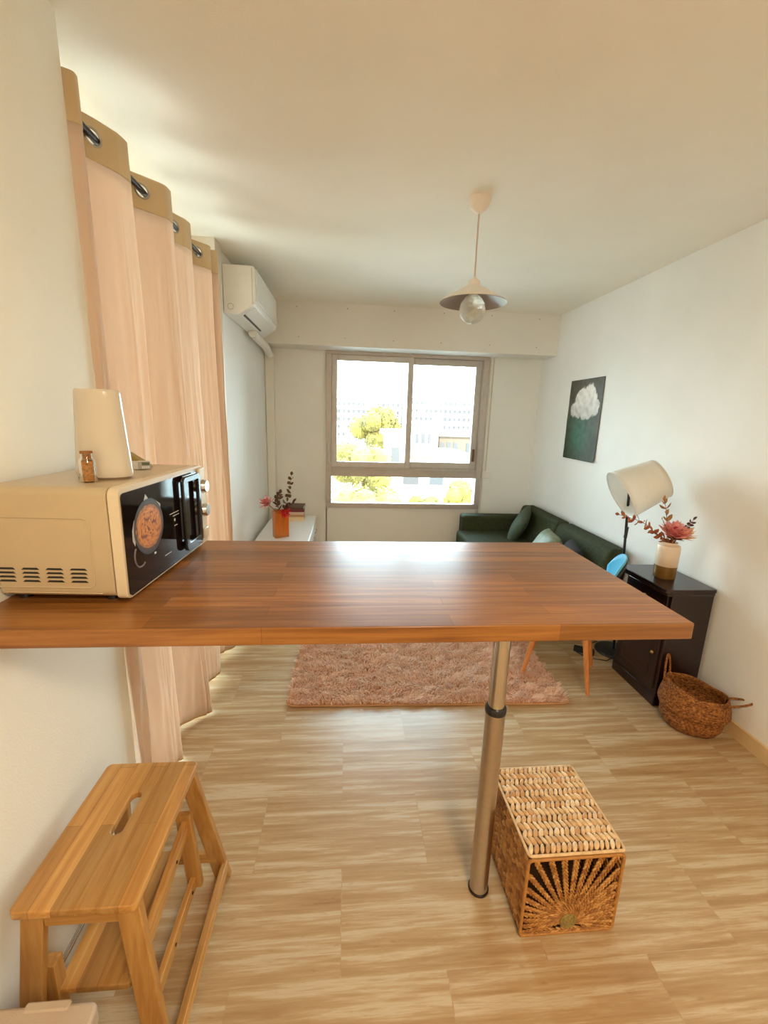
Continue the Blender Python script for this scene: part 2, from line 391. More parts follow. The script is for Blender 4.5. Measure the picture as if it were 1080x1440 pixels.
def curtain(name, label, crests, ztop, zbot, seed, y_shift=(0, 0)):
    """crests: list of (y, kind) control points (x, y) for the plan path"""
    rt = thing(name, label, 'curtain', (RX, crests[0][1], 0), 0, None)
    ox, oy = RX, crests[0][1]
    # smooth plan path by Catmull-Rom
    P = [Vector((a, b)) for a, b in crests]; P = [P[0]*2-P[1]] + P + [P[-1]*2-P[-2]]
    path = []; K = 14
    for i in range(1, len(P)-2):
        for k in range(K):
            t = k/K; a, b, c, d = P[i-1:i+3]
            path.append(.5*((2*b) + (c-a)*t + (2*a-5*b+4*c-d)*t*t + (3*b-a-3*c+d)*t**3))
    path.append(P[-2])
    # crossings of the rod
    cr = []
    for i in range(len(path)-1):
        if (path[i].x-RX)*(path[i+1].x-RX) < 0:
            f = (RX-path[i].x)/(path[i+1].x-path[i].x); p = path[i].lerp(path[i+1], f)
            cr.append((i+f, p, (path[i+1]-path[i]).normalized()))
    ymid = sum(p.y for p in path)/len(path)
    def pos(i, z):
        p = path[i]; t = (ztop-z)/(ztop-zbot)
        nz = noise.noise(Vector((i*.09, z*1.3, seed)))*.030*t + noise.noise(Vector((i*.25, z*4, seed+9)))*.007*min(1, t*2)
        amp = 1 + .12*t
        x = RX + (p.x-RX)*amp + nz + .012*t
        y = p.y + noise.noise(Vector((i*.07, z*.9, seed+4)))*.03*t + y_shift[0]*t + (p.y-ymid)*y_shift[1]*t
        x = max(min(x, -.60), -.955)
        return Vector((x-ox, y-oy, z))
    def sheet(z0, z1, nz_, holes):
        bm = B(); zs = [z0 + (z1-z0)*k/nz_ for k in range(nz_+1)]
        g = [[bm.verts.new(pos(i, z)) for z in zs] for i in range(len(path))]
        for i in range(len(path)-1):
            for k in range(nz_):
                ctr = (g[i][k].co + g[i+1][k+1].co)/2
                if holes and any((ctr - Vector((p.x-ox, p.y-oy, RZ))).length < .0235 for _, p, _t in cr): continue
                bm.faces.new((g[i][k], g[i+1][k], g[i+1][k+1], g[i][k+1]))
        return bm
    zh = ztop-.118
    o = mobj('curtain_cloth', sheet(zbot, zh, 46, False), M_curt, rt, smooth='full')
    s = o.modifiers.new('t', 'SOLIDIFY'); s.thickness = .0015; s.offset = 0
    h = mobj('header_band', sheet(zh, ztop, 26, True), M_curh, rt, smooth='full')
    s = h.modifiers.new('t', 'SOLIDIFY'); s.thickness = .004; s.offset = 0
    hem = mobj('hem', sheet(zbot-.0, zbot+.012, 1, False), mat('hem_fabric', srgb(200,160,118), .8), rt, smooth='full')
    s = hem.modifiers.new('t', 'SOLIDIFY'); s.thickness = .004; s.offset = 0
    for _, p, t in cr:
        bm = B(); c = Vector((p.x-ox, p.y-oy, RZ)); tt = Vector((t.x, t.y, 0)); up = Vector((0, 0, 1))
        tube(bm, [c + (tt*math.cos(a)+up*math.sin(a))*.0245 for a in [2*PI*k/24 for k in range(24)]], .0042, 8, True)
        mobj('eyelet', bm, mat('eyelet_metal', (.45,.38,.30), .3, metal=.8), rt, smooth=True)
    return rt
curtain('curtain', 'pink-beige eyelet curtain panel nearest the kitchen wall, beside the microwave',
        [(-.752, 1.408), (-.728, 1.425), (-.745, 1.46), (-.83, 1.50), (-.838, 1.54), (-.79, 1.60), (-.755, 1.66), (-.743, 1.69), (-.741, 1.735), (-.785, 1.775), (-.855, 1.82), (-.85, 1.87), (-.78, 1.94), (-.735, 1.985), (-.722, 2.01), (-.72, 2.045)], 2.386, .015, 3.3)
curtain('curtain', 'pink-beige eyelet curtain panel farther along, ending next to the wall air conditioner',
        [(-.76, 2.075), (-.83, 2.10), (-.84, 2.15), (-.80, 2.22), (-.77, 2.28), (-.755, 2.31), (-.752, 2.36), (-.80, 2.40), (-.85, 2.44), (-.845, 2.49), (-.79, 2.56), (-.75, 2.61), (-.743, 2.635), (-.755, 2.655), (-.80, 2.66), (-.80, 2.67), (-.735, 2.685), (-.722, 2.69)], 2.386, .035, 8.1, (0, .0))

# ------------------------------------------------------------------ air conditioner
ac = thing('air_conditioner', 'white wall-mounted air conditioner unit high on the left wall by the ceiling', 'air conditioner', (XL, 3.03, 2.14))
prof = [(0.002, 0), (.10, -.005), (.19, .055), (.205, .10), (.20, .275), (.19, .285), (.002, .285)]
bm = B(); n = len(prof)
ys = (0, .85)
a = [bm.verts.new((x, ys[0], z)) for x, z in prof]; b_ = [bm.verts.new((x, ys[1], z)) for x, z in prof]
bm.faces.new(a); bm.faces.new(b_[::-1])
for i in range(n): bm.faces.new((a[i], b_[i], b_[(i+1) % n], a[(i+1) % n]))
mobj('casing', bm, M_white, ac, bevel=.006, seg=3)
bm = B(); box(bm, .2, .208, .035, .815, .085, .272); mobj('front_panel', bm, mat('ac_panel', (.84,.83,.80), .25), ac, bevel=.003)
bm = B(); beam(bm, (.154, .05, .030), (.154, .80, .030), .075, .005, up=(-.55, 0, .83)); mobj('louvre', bm, M_white, ac, bevel=.001)
bm = B(); beam(bm, (.1155, .06, .0045), (.1155, .60, .0045), .013, .007, up=(-.55, 0, .83)); mobj('air_outlet', bm, M_black, ac)
bm = B(); tube(bm, [(.045+.018*math.cos(t), -.001, .04+.018*math.sin(t)) for t in [2*PI*k/20 for k in range(20)]], .0012, 5, True)
mobj('seam', box(B(), .182, .184, -.002, 0, .06, .27), mat('seam_grey2', (.35,.31,.26), .5), ac)
mobj('side_mark', bm, mat('seam_grey', (.35,.31,.26), .5), ac)
tk = thing('pipe_trunking', 'white pipe trunking under the air conditioner running down the far left corner', 'trunking', (-.74, 4.43, 0))
bm = B(); tube(bm, [(.015, -.85, 2.12), (.015, -.30, 2.10), (0, -.02, 2.07)], .033, 14); mobj('pipe_cover', bm, M_white, tk, smooth=True)
mobj('riser_cover', box(B(), -.048, .03, -.03, .058, 0, 2.09), M_white, tk, bevel=.008)

# ------------------------------------------------------------------ bar table
TZ = 1.11
tb = thing('bar_table', 'long butcher block bar counter jutting from the left wall on a steel leg', 'bar table', (.455, 1.11, 0))
mobj('worktop', box(B(), XN-.455+.001, .757-.455, .806-1.11, 1.421-1.11, TZ-.038, TZ), M_bar, tb, bevel=.0025)
bm = B(); lathe(bm, [(0, .0), (.0275, 0), (.0275, .012), (.0255, .016), (.0255, 1.0), (0, 1.0)], 40)
legp = [(0, .0), (.031, 0), (.031, .006), (.0295, .008), (.0295, .672), (0, .672)]
bm.free(); bm = lathe(B(), legp, 48); lg = mobj('leg', bm, M_chrome2, tb, smooth=True)
mobj('leg_upper_tube', lathe(B(), [(0, .65), (.0245, .65), (.0245, TZ-.045), (0, TZ-.045)], 48), M_chrome, lg, smooth=True)
mobj('leg_collar', lathe(B(), [(.0, .672), (.031, .672), (.0315, .676), (.0315, .688), (.029, .692), (0, .692)], 48), M_black, lg, smooth=True)
mobj('mounting_plate', lathe(B(), [(0, TZ-.045), (.045, TZ-.045), (.045, TZ-.0385), (0, TZ-.0385)], 32), M_chrome, lg, smooth=True)
mobj('leg_foot', lathe(B(), [(.0299, .0005), (.0335, .0005), (.0335, .007), (.0299, .009)], 32, closed=True), M_dark, lg, smooth=True)

# ------------------------------------------------------------------ microwave (front faces +x, towards the room)
def mw():
    # local frame: X depth (front = +), Y width (0 near .. W far), Z up
    W, D, Hh = .388, .280, .243
    r = thing('microwave', 'cream microwave oven with black glass door on the left end of the bar counter', 'microwave', (-.493, .925, TZ), math.radians(-3.0)); r.scale = (1, 1.17, 1)
    bm = B(); prism(bm, rrect(-D+.035, 0, .0, W, .006, 3), 0.012, .2)
    bm.free(); bm = B()
    # body: profile in YZ with rounded top edges, extruded along x
    pf = rrect(0, W, .012, .012+Hh, .018, 5)
    A = [bm.verts.new((-D+.035, y, z)) for y, z in pf]; C_ = [bm.verts.new((-.004, y, z)) for y, z in pf]
    bm.faces.new(A); bm.faces.new(C_[::-1])
    for i in range(len(pf)): bm.faces.new((A[i], C_[i], C_[(i+1) % len(pf)], A[(i+1) % len(pf)]))
    body = mobj('casing', bm, M_cream, r, smooth=True, bevel=.002)
    # embossed panel on the near side
    bm = B()
    def rim(x0, x1, z0, z1, rad, t):
        pts = [(x, -.0002, z) for x, z in rrect(x0, x1, z0, z1, rad, 6)]
        tube(bm, pts, t, 6, True)
    rim(-D+.02, -.044, .036, .190, .014, .0016)
    tube(bm, [(-D+.04, 0, .0235), (-.03, 0, .0235)], .0014, 6)
    mobj('embossed_rib', bm, M_cream, body, smooth=True)
    bm = B()
    for g in range(4):
        for k in range(4):
            x0 = -.058 - g*.050; z = .048 + k*.0092
            pts = [(x0, z), (x0-.005, z+.0042), (x0-.032, z+.0042), (x0-.037, z)]
            vs = [bm.verts.new((x, -.0008, zz)) for x, zz in pts]; vb = [bm.verts.new((x, .002, zz)) for x, zz in pts]
            bm.faces.new(vs); bm.faces.new(vb[::-1])
            for i in range(4): bm.faces.new((vs[i], vb[i], vb[(i+1) % 4], vs[(i+1) % 4]))
    mobj('vent_slot', bm, M_black, body)
    # front bezel and control side
    bm = B(); pf = rrect(-.001, W+.004, .008, .012+Hh, .016, 5)
    A = [bm.verts.new((-.001, y, z)) for y, z in pf]; C_ = [bm.verts.new((.022, y, z)) for y, z in pf]
    bm.faces.new(A); bm.faces.new(C_[::-1])
    for i in range(len(pf)): bm.faces.new((A[i], C_[i], C_[(i+1) % len(pf)], A[(i+1) % len(pf)]))
    door = mobj('door', bm, M_cream2, r, smooth=True, bevel=.002)
    GW = .352
    bm = B(); pf = rrect(.006, GW, .014, .243, .010, 5)
    A = [bm.verts.new((.0215, y, z)) for y, z in pf]; C_ = [bm.verts.new((.0245, y, z)) for y, z in pf]
    bm.faces.new(A); bm.faces.new(C_[::-1])
    for i in range(len(pf)): bm.faces.new((A[i], C_[i], C_[(i+1) % len(pf)], A[(i+1) % len(pf)]))
    mobj('door_glass', bm, M_doorglass, door)
    # printed round pie picture
    n_, cy, cz, R_ = 44, .094, .148, .064
    bm = B(); cl = bm.loops.layers.float_color.new('Col')
    def pie(u, v):
        d = math.hypot(u, v); n1 = noise.noise(Vector((u*5, v*5, 2))); n2 = noise.noise(Vector((u*13, v*13, 5)))
        if d > .93: return (.02,.018,.017)
        if d > .80 + .03*n2: return (.06,.03,.015)
        n3 = noise.noise(Vector((u*24, v*24, 8)))
        c = Vector((.42,.10,.015)).lerp(Vector((.74,.32,.06)), max(0, min(1, .55+.8*n2+.5*n3)))
        if n1 > .34 and d < .6 or n2 < -.42: c = Vector((.20,.04,.012))
        if d > .7: c = c*.7
        return tuple(c)
    ring = [[(d/n_)*R_ for _ in range(48)] for d in range(n_+1)]
    grid = []
    for d in range(n_+1):
        rr = R_*d/n_
        grid.append([bm.verts.new((.0252, cy+rr*math.cos(2*PI*k/48)*.92, cz+rr*math.sin(2*PI*k/48)*1.03)) for k in range(48)] if d else [bm.verts.new((.0252, cy, cz))])
    for d in range(n_):
        for k in range(48):
            j = (k+1) % 48
            f = bm.faces.new((grid[0][0], grid[1][k], grid[1][j])) if d == 0 else bm.faces.new((grid[d][k], grid[d+1][k], grid[d+1][j], grid[d][j]))
            for l in f.loops:
                l[cl] = (*pie((l.vert.co.y-cy)/R_, (l.vert.co.z-cz)/R_), 1)
    pic = mobj('pie_picture', bm, M_pie, door)
    M_pp = mat('printed_paper', (.5,.47,.42), .4)
    # baking-paper corners and pan handle drawn round the pie
    bm = B()
    for pts in ([(.078,.207),(.088,.226),(.102,.208)], [(.128,.202),(.146,.190),(.145,.180),(.120,.206)], [(.040,.178),(.030,.155),(.029,.132),(.036,.118),(.040,.135)]):
        pts = [(y, min(z, .238)) for y, z in pts]
        bm = B(); bm.faces.new([bm.verts.new((.0250, y, z)) for y, z in pts]); mobj('paper_picture', bm, M_pp, door)
    bm = B(); tube(bm, [(.0252, .052+.022*math.cos(a), .093+.028*math.sin(a)) for a in [PI*.75+PI*.95*k/10 for k in range(11)]], .0018, 5)
    mobj('pan_handle_picture', bm, mat('printed_grey', (.16,.14,.13), .3), door)
    M_pm = mat('print_white', (.55,.55,.52), .4)
    # small printed lettering and mark on the door
    bm = B()
    for y, z, w, h in [(.205,.128,.006,.007),(.186,.150,.045,.002),(.200,.142,.032,.002),(.204,.115,.016,.002),(.105,.074,.008,.005),(.150,.052,.030,.002)]:
        mobj('printed_mark', box(B(), .0246, .0249, y, y+w, z, z+h), M_pm, door)
    # handle: black rounded loop with bright inner bar
    bm = B(); y0, y1, z0, z1 = .236, .338, .030, .240
    outer = rrect(y0, y1, z0, z1, .014, 5); inner = rrect(y0+.018, y1-.014, z0+.024, z1-.018, .005, 5)
    for (xa, xb) in ((.030, .040),):
        vo = [[bm.verts.new((x, y, z)) for y, z in outer] for x in (xa, xb)]; vi = [[bm.verts.new((x, y, z)) for y, z in inner] for x in (xa, xb)]
        m = len(outer)
        for i in range(m):
            j = (i+1) % m
            bm.faces.new((vo[0][i], vo[0][j], vo[1][j], vo[1][i])); bm.faces.new((vi[0][j], vi[0][i], vi[1][i], vi[1][j]))
            bm.faces.new((vo[1][i], vo[1][j], vi[1][j], vi[1][i])); bm.faces.new((vo[0][j], vo[0][i], vi[0][i], vi[0][j]))
    hd = mobj('door_handle', bm, M_gloss, door, bevel=.003)
    bm = B(); box(bm, .024, .031, y0+.03, y1-.02, z0+.002, z0+.014); mobj('handle_mount', bm, M_gloss, hd, bevel=.001)
    bm = B(); box(bm, .024, .031, y0+.03, y1-.02, z1-.014, z1-.002); mobj('handle_mount', bm, M_gloss, hd, bevel=.001)
    # control strip with two knobs
    cp = mobj('control_panel', box(B(), .0215, .030, .3535, .390, .014, .248), M_cream2, r, bevel=.003)
    for z in (.192, .118):
        bm = B(); lathe(bm, [(0, 0), (.0205, 0), (.0205, .003), (.019, .005), (.0185, .012), (.0165, .014), (0, .014)], 32, sy=.86)
        bmesh.ops.transform(bm, matrix=Matrix.Translation((.0295, .372, z)) @ Matrix.Rotation(PI/2, 4, 'Y'), verts=bm.verts[:])
        mobj('knob', bm, M_chrome, cp, smooth=True)
    bm = B(); box(bm, .029, .036, .358, .386, .03, .062); mobj('door_button', bm, M_cream2, cp, bevel=.003)
    for x in (-D+.06, -.03):
        for y in (.03, W-.03):
            mobj('foot', lathe(B(), [(0, .0005), (.012, .0005), (.012, .0125), (0, .0125)], 16, (x, y, 0)), M_black, r)
    return r
def txt(s, parent, loc, size, m=None):
    cu = bpy.data.curves.new('lettering', 'FONT'); cu.body = s; cu.size = size; cu.extrude = .0001
    o = bpy.data.objects.new('tmp', cu); COL.objects.link(o); bpy.context.view_layer.update()
    me = bpy.data.meshes.new_from_object(o.evaluated_get(bpy.context.evaluated_depsgraph_get()))
    bpy.data.objects.remove(o); bpy.data.curves.remove(cu)
    t = bpy.data.objects.new('lettering', me); link(t, parent); t.location = loc; t.rotation_euler = (PI/2, 0, PI/2)
    me.materials.clear(); me.materials.append(m or mat('print_white', (.3,.3,.3), .4)); return t
M_cream = mat('cream_enamel', srgb(190,170,138), .28, var=.015, coat=.2)
M_cream2 = mat('cream_plastic', srgb(216,200,172), .3, var=.01)
M_gloss = mat('gloss_black', (.01,.008,.008), .1)
M_doorglass = mat('black_door_glass', (.010,.005,.005), .05, spec=.5)
m, nt, b = new_mat('printed_pie'); a = N(nt, 'ShaderNodeVertexColor'); a.layer_name = 'Col'; nt.links.new(a.outputs[0], b.inputs['Base Color']); b.inputs['Roughness'].default_value = .35; M_pie = m
mw()
MT = TZ + .012 + .243 + .0005
# white tapered canister on the microwave
cn = thing('white_canister', 'tall white tapered oval canister standing on top of the microwave', 'canister', (-.570, 1.075, MT)); cn.scale = (1.16, 1.16, 1.24)
pf = [(0, .004), (.0515, .004), (.053, .01)] + [(.053 - .0115*k/10, .01+.148*k/10) for k in range(1, 11)] + [(.0405, .161), (.038, .163), (0, .1625)]
mobj('body', lathe(B(), pf, 48, sx=1.0, sy=.72), M_can if False else mat('ivory_plastic', (.62,.55,.45), .22, var=.01, coat=.3), cn, smooth=True, rot=(0, 0, .0))
mobj('base', lathe(B(), [(0, 0), (.049, 0), (.049, .005), (0, .005)], 48, sx=1.0, sy=.72), mat('brown_base', (.2,.12,.07), .5), cn, smooth=True)
# corked jar
jr = thing('corked_jar', 'small clear glass jar of brown granules with a cork, on the microwave', 'jar', (-.572, 1.01, MT)); jr.scale = (1.38,)*3
mobj('glass', lathe(B(), [(0, 0), (.0118, 0), (.0125, .002), (.0125, .034), (.009, .039), (.009, .045), (.010, .046)], 28), M_jar, jr, smooth=True)
mobj('granules', lathe(B(), [(0, .0015), (.0112, .0015), (.0112, .032), (.006, .035), (0, .036)], 20), mat('brown_granules', srgb(178,120,60), .8, var=.5, nscale=260, bmp=.8, bscale=500), jr, smooth=True)
mobj('cork', lathe(B(), [(0, .037), (.0078, .037), (.0088, .0465), (.0088, .049), (0, .049)], 24), mat('cork', srgb(150,96,44), .8, var=.3, nscale=300), jr, smooth=True)
# little digital timer and an olive cone-shaped scoop behind the canister
tm = thing('digital_timer', 'small grey and white digital timer lying on the microwave beside the canister', 'timer', (-.562, 1.235, MT), math.radians(24)); tm.scale = (.85,)*3
mobj('body', box(B(), -.035, .028, -.004, .022, 0, .026), mat('timer_grey', (.55,.52,.47), .35), tm, bevel=.002)
mobj('front', box(B(), -.006, .028, -.0065, -.004, .001, .025), mat('timer_silver', (.35,.34,.32), .3, metal=.4), tm, bevel=.001)
mobj('display', box(B(), .004, .026, -.0075, -.0065, .014, .023), mat('timer_screen', (.10,.11,.07), .2), tm)
bm = B()
for k in range(4): box(bm, .004+k*.0057, .008+k*.0057, -.0078, -.0065, .004, .011)
mobj('button', bm, mat('timer_button', (.7,.69,.66), .4), tm)
wd = thing('olive_wedge', 'small olive-brown sloping wedge standing behind the canister on the microwave', 'wedge', (-.590, 1.290, MT)); wd.scale = (.9, .9, .8)
bm = B(); a = [bm.verts.new(p) for p in ((-.04,-.015,0),(.035,-.015,0),(.028,-.015,.010),(-.03,-.015,.052))]; c_ = [bm.verts.new((v.co.x, .02, v.co.z)) for v in a]
bm.faces.new(a); bm.faces.new(c_[::-1])
for i in range(4): bm.faces.new((a[i], c_[i], c_[(i+1) % 4], a[(i+1) % 4]))
mobj('body', bm, mat('olive_felt', srgb(150,122,52), .6), wd, bevel=.002)

# ------------------------------------------------------------------ wooden folding step stool
ss = thing('step_stool', 'bamboo folding step stool with a slotted top, against the near left wall', 'step stool', (-.56, .95, 0))
L = lambda x, y, z: (x+.56, y-.95, z)
sx0, sx1, sy0, sy1 = -.687-.003+.56, -.434+.56, .755-.95, 1.152-.95
slot = rrect(-.014, .014, -.062, .062, .0139, 8)
slot = [(x+.0, y+.035) for x, y in slot]
bm = plate_bm(rrect(sx0, sx1, sy0, sy1, .014), [slot[::-1]], .48, .50, .003)
mobj('top_board', bm, M_bamy, ss, smooth=True)
def leg(p0, p1, w=.046, d=.02, m=M_bamz, name='leg'):
    bm = B(); p0, p1 = Vector(p0), Vector(p1)
    def q(p): return [(p.x-w/2, p.y-d/2, p.z), (p.x+w/2, p.y-d/2, p.z), (p.x+w/2, p.y+d/2, p.z), (p.x-w/2, p.y+d/2, p.z)]
    hexa(bm, q(p0), q(p1)); return mobj(name, bm, m, ss, bevel=.002)
leg(L(-.700, .745, 0), L(-.655, .782, .479)); leg(L(-.395, .730, 0), L(-.462, .782, .479), .05)
leg(L(-.700, 1.195, 0), L(-.655, 1.130, .479)); leg(L(-.398, 1.203, 0), L(-.462, 1.130, .479), .05)
mobj('apron', box(B(), -.655+.56+.02, -.462+.56-.02, .772-.95, .790-.95, .435, .479), M_bamx, ss, bevel=.002)
mobj('apron', box(B(), -.655+.56+.02, -.462+.56-.02, 1.120-.95, 1.138-.95, .435, .479), M_bamx, ss, bevel=.002)
bm = B(); beam(bm, L(-.387, .745, .055), L(-.387, 1.19, .055), .018, .045); mobj('rail', bm, M_bamy, ss, bevel=.002)
bm = B(); beam(bm, L(-.68, 1.185, .10), L(-.41, 1.187, .10), .018, .035); mobj('rail', bm, M_bamx, ss, bevel=.002)
# folded second step inside
bm = plate_bm(rrect(-.65+.56, -.485+.56, .79-.95, 1.11-.95, .01), [], .205, .223, .003); mobj('lower_step', bm, M_bamy, ss, smooth=True)
bm = B(); beam(bm, L(-.462, .80, .285), L(-.462, 1.10, .330), .016, .05); mobj('inner_rail', bm, M_bamy, ss, bevel=.002)
bm = B(); beam(bm, L(-.452, .765, .12), L(-.452, 1.12, .12), .016, .04); mobj('inner_rail', bm, M_bamy, ss, bevel=.002)
bm = B(); beam(bm, L(-.500, .80, .215), L(-.500, 1.10, .215), .012, .05); mobj('inner_rail', bm, M_bamy, ss, bevel=.002)
leg(L(-.448, 1.10, .10), L(-.466, 1.095, .37), .042, .02, M_bamz, 'inner_post'); leg(L(-.655, .80, .02), L(-.655, .80, .30), .03, .03, M_chestw if False else M_bamz, 'inner_post')
leg(L(-.448, .79, .08), L(-.466, .80, .30), .03, .02, M_bamz, 'inner_post'); leg(L(-.650, 1.10, .02), L(-.650, 1.10, .30), .03, .02, M_bamz, 'inner_post')
bm = B(); tube(bm, [L(-.655, .815, .245), L(-.655, 1.09, .245)], .006, 10); mobj('hinge_rod', bm, M_chrome, ss, smooth=True)
bm = B()
for y, z, x in ((.80, .31, -.4525), (.93, .12, -.4435), (1.06, .12, -.4435), (1.0, .31, -.4535)):
    bm = lathe(B(), [(0, 0), (.004, 0), (.004, .002), (0, .002)], 10)
    bmesh.ops.transform(bm, matrix=Matrix.Translation(L(x, y, z)) @ Matrix.Rotation(PI/2, 4, 'Y'), verts=bm.verts[:])
    mobj('screw', bm, M_dark, ss)

# taupe lidded bin in the very near corner
tbn = thing('lidded_bin', 'taupe lidded plastic bin at the bottom left corner, before the step stool', 'bin', (-.6, .49, 0))
mobj('bin_body', prism(B(), rrect(-.115, .12, -.14, .13, .03, 6), 0, .40), mat('taupe_plastic', srgb(176,152,134), .6, bmp=.2), tbn, bevel=.004)
mobj('lid', prism(B(), rrect(-.125, .150, -.15, .148, .014, 6), .40, .44), mat('taupe_lid_plastic', srgb(182,162,142), .6, bmp=.3, bscale=500), tbn, bevel=.006, seg=3)
mobj('lid_tab', prism(B(), rrect(.02, .10, .136, .152, .005, 4), .43, .443), mat('taupe_lid_plastic2', srgb(182,162,142), .6), tbn, bevel=.003)

# ------------------------------------------------------------------ woven storage box
def strand_mat(name, cs, sc=60):
    m, nt, b = new_mat(name); b.inputs['Roughness'].default_value = .55
    g = N(nt, 'ShaderNodeNewGeometry'); r = ramp(nt, [(0, cs[0]), (.5, cs[1]), (1, cs[2])]); nt.links.new(g.outputs['Random Per Island'], r.inputs[0])
    v = coords(nt); n = N(nt, 'ShaderNodeTexNoise', Scale=sc, Detail=4.0); nt.links.new(v, n.inputs['Vector'])
    mx = N(nt, 'ShaderNodeMix', data_type='RGBA', blend_type='MULTIPLY'); mx.inputs['Factor'].default_value = .7
    r2 = ramp(nt, [(.3, (.6,.5,.4)), (.7, (1,1,1))]); nt.links.new(n.outputs['Fac'], r2.inputs[0])
    nt.links.new(r.outputs[0], mx.inputs[6]); nt.links.new(r2.outputs[0], mx.inputs[7]); nt.links.new(mx.outputs[2], b.inputs['Base Color'])
    bump(nt, b, n.outputs['Fac'], .4, .004); return m
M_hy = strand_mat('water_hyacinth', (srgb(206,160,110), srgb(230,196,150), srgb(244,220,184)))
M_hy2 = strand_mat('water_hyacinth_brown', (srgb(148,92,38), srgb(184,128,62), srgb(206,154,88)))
M_hyd = mat('weave_backing', (.10,.045,.015), .8, var=.3, nscale=50)
def weave(bm, o, u, v, w, LU, LV, nu, nv, t=.006):
    """rows of slanted lobes: u = along a row, v = across rows, w = outward"""
    o, u, v, w = map(Vector, (o, u, v, w))
    du, dv = LU/nu, LV/nv
    for j in range(nv):
        sgn = 1 if j % 2 == 0 else -1
        for i in range(nu):
            c = o + u*(du*(i+.5) + random.uniform(-.001, .001)) + v*(dv*(j+.5)) + w*(t*.25)
            d = (v + u*(.62*sgn+random.uniform(-.15,.15))).normalized(); s = w.cross(d).normalized()
            d2 = (d + w*.18).normalized(); ww = s.cross(d2)
            M = Matrix((s, ww, d2)).transposed()
            k = random.uniform(.85, 1.2)
            ellip(bm, c, du*.44*k, t*k, dv*.66*random.uniform(.9, 1.1), M, 8, 6)
bx = thing('woven_box', 'lidded rectangular woven water hyacinth storage box standing beside the steel table leg', 'storage box', (.685, 1.125, 0), math.radians(.5))
HW, HD, HH = .147, .158, .300
bm = B(); weave(bm, (-HW+.004, -HD+.006, HH+.002), (1,0,0), (0,1,0), (0,0,1), 2*HW-.008, 2*HD-.012, 17, 13, .007)
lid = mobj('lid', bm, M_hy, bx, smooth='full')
bm = B(); box(bm, -HW+.004, HW-.004, -HD+.004, HD-.004, HH-.006, HH-.001); mobj('lid_backing', bm, M_hyd, lid)
bm = B(); tube(bm, [(x, y, HH) for x, y in rrect(-HW, HW, -HD, HD, .010, 4)], .0045, 8, True); mobj('lid_rim', bm, M_hy, lid, smooth='full')
for nm, s in (('left', -1), ('right', 1)):
    bm = B(); weave(bm, (s*HW*.97, -HD+.004, .008), (0,0,1), (0,1,0), (s,0,0), HH-.022, 2*HD-.008, 14, 13, .006)
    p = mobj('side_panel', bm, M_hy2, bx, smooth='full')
    mobj('side_backing', box(B(), s*HW*.97-.002, s*HW*.97, -HD+.004, HD-.004, .006, HH-.008), M_hyd, p)
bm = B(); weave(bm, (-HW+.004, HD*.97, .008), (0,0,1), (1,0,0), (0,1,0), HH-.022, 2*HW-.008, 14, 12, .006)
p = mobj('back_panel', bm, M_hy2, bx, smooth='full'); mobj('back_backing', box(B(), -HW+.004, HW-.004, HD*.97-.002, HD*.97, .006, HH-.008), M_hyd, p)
mobj('bottom_panel', box(B(), -HW+.002, HW-.002, -HD+.002, HD-.002, .001, .006), M_hyd, bx)
# sunburst front: twisted strands fanning out from a disc low in the middle
bm = B(); cz = .048; yf = -HD
tube(bm, [(x, yf, z) for x, z in rrect(-HW, HW, .004, HH-.014, .012, 4)], .0052, 8, True)
fp = mobj('front_frame', bm, M_hy2, bx, smooth='full')
bm = B()
def braid(bm, p, q, wd):
    p, q = Vector(p), Vector(q); Ld = (q-p).length; d = (q-p).normalized(); w = Vector((0,-1,0)); s = d.cross(w).normalized(); nn = max(3, int(Ld/.013))
    for i in range(nn):
        for sg in (-1, 1):
            c = p + d*(Ld*(i+.5+(.25*sg))/nn) + s*wd*.42*sg*(.55+.45*i/nn) + w*.001*sg
            dd = (d - s*.45*sg).normalized(); s2 = w.cross(dd).normalized(); M = Matrix((s2, w, dd)).transposed()
            ellip(bm, c, wd*.42*(.6+.4*i/nn), .0036, Ld/nn*.78, M, 6, 4)
for k in range(23):
    a = PI*(-.075 + 1.15*k/22)
    dx, dz = math.cos(a), math.sin(a)
    ts = []
    if dx > 1e-3: ts.append((HW-.004)/dx)
    if dx < -1e-3: ts.append((-HW+.004)/dx)
    if dz > 1e-3: ts.append((HH-.018-cz)/dz)
    if dz < -1e-3: ts.append((.008-cz)/dz)
    t = min(ts)
    braid(bm, (dx*.026, yf, cz+dz*.026), (dx*t, yf, cz+dz*t), .0105 if t > .2 else .012)
for x0 in (-.10, -.06, -.02, .02, .06, .10):
    braid(bm, (x0-.022, yf+.001, .013), (x0+.02, yf+.001, .013), .012)
mobj('sunburst_weave', bm, M_hy2, fp, smooth='full')
bm = B()
for k in range(5): tube(bm, [(.026*(k+.6)/5*math.cos(2*PI*j/24), yf-.002, cz+.026*(k+.6)/5*math.sin(2*PI*j/24)) for j in range(24)], .0032, 6, True)
mobj('medallion', bm, mat('green_straw', srgb(140,118,62), .7, var=.3, nscale=150), fp, smooth='full')

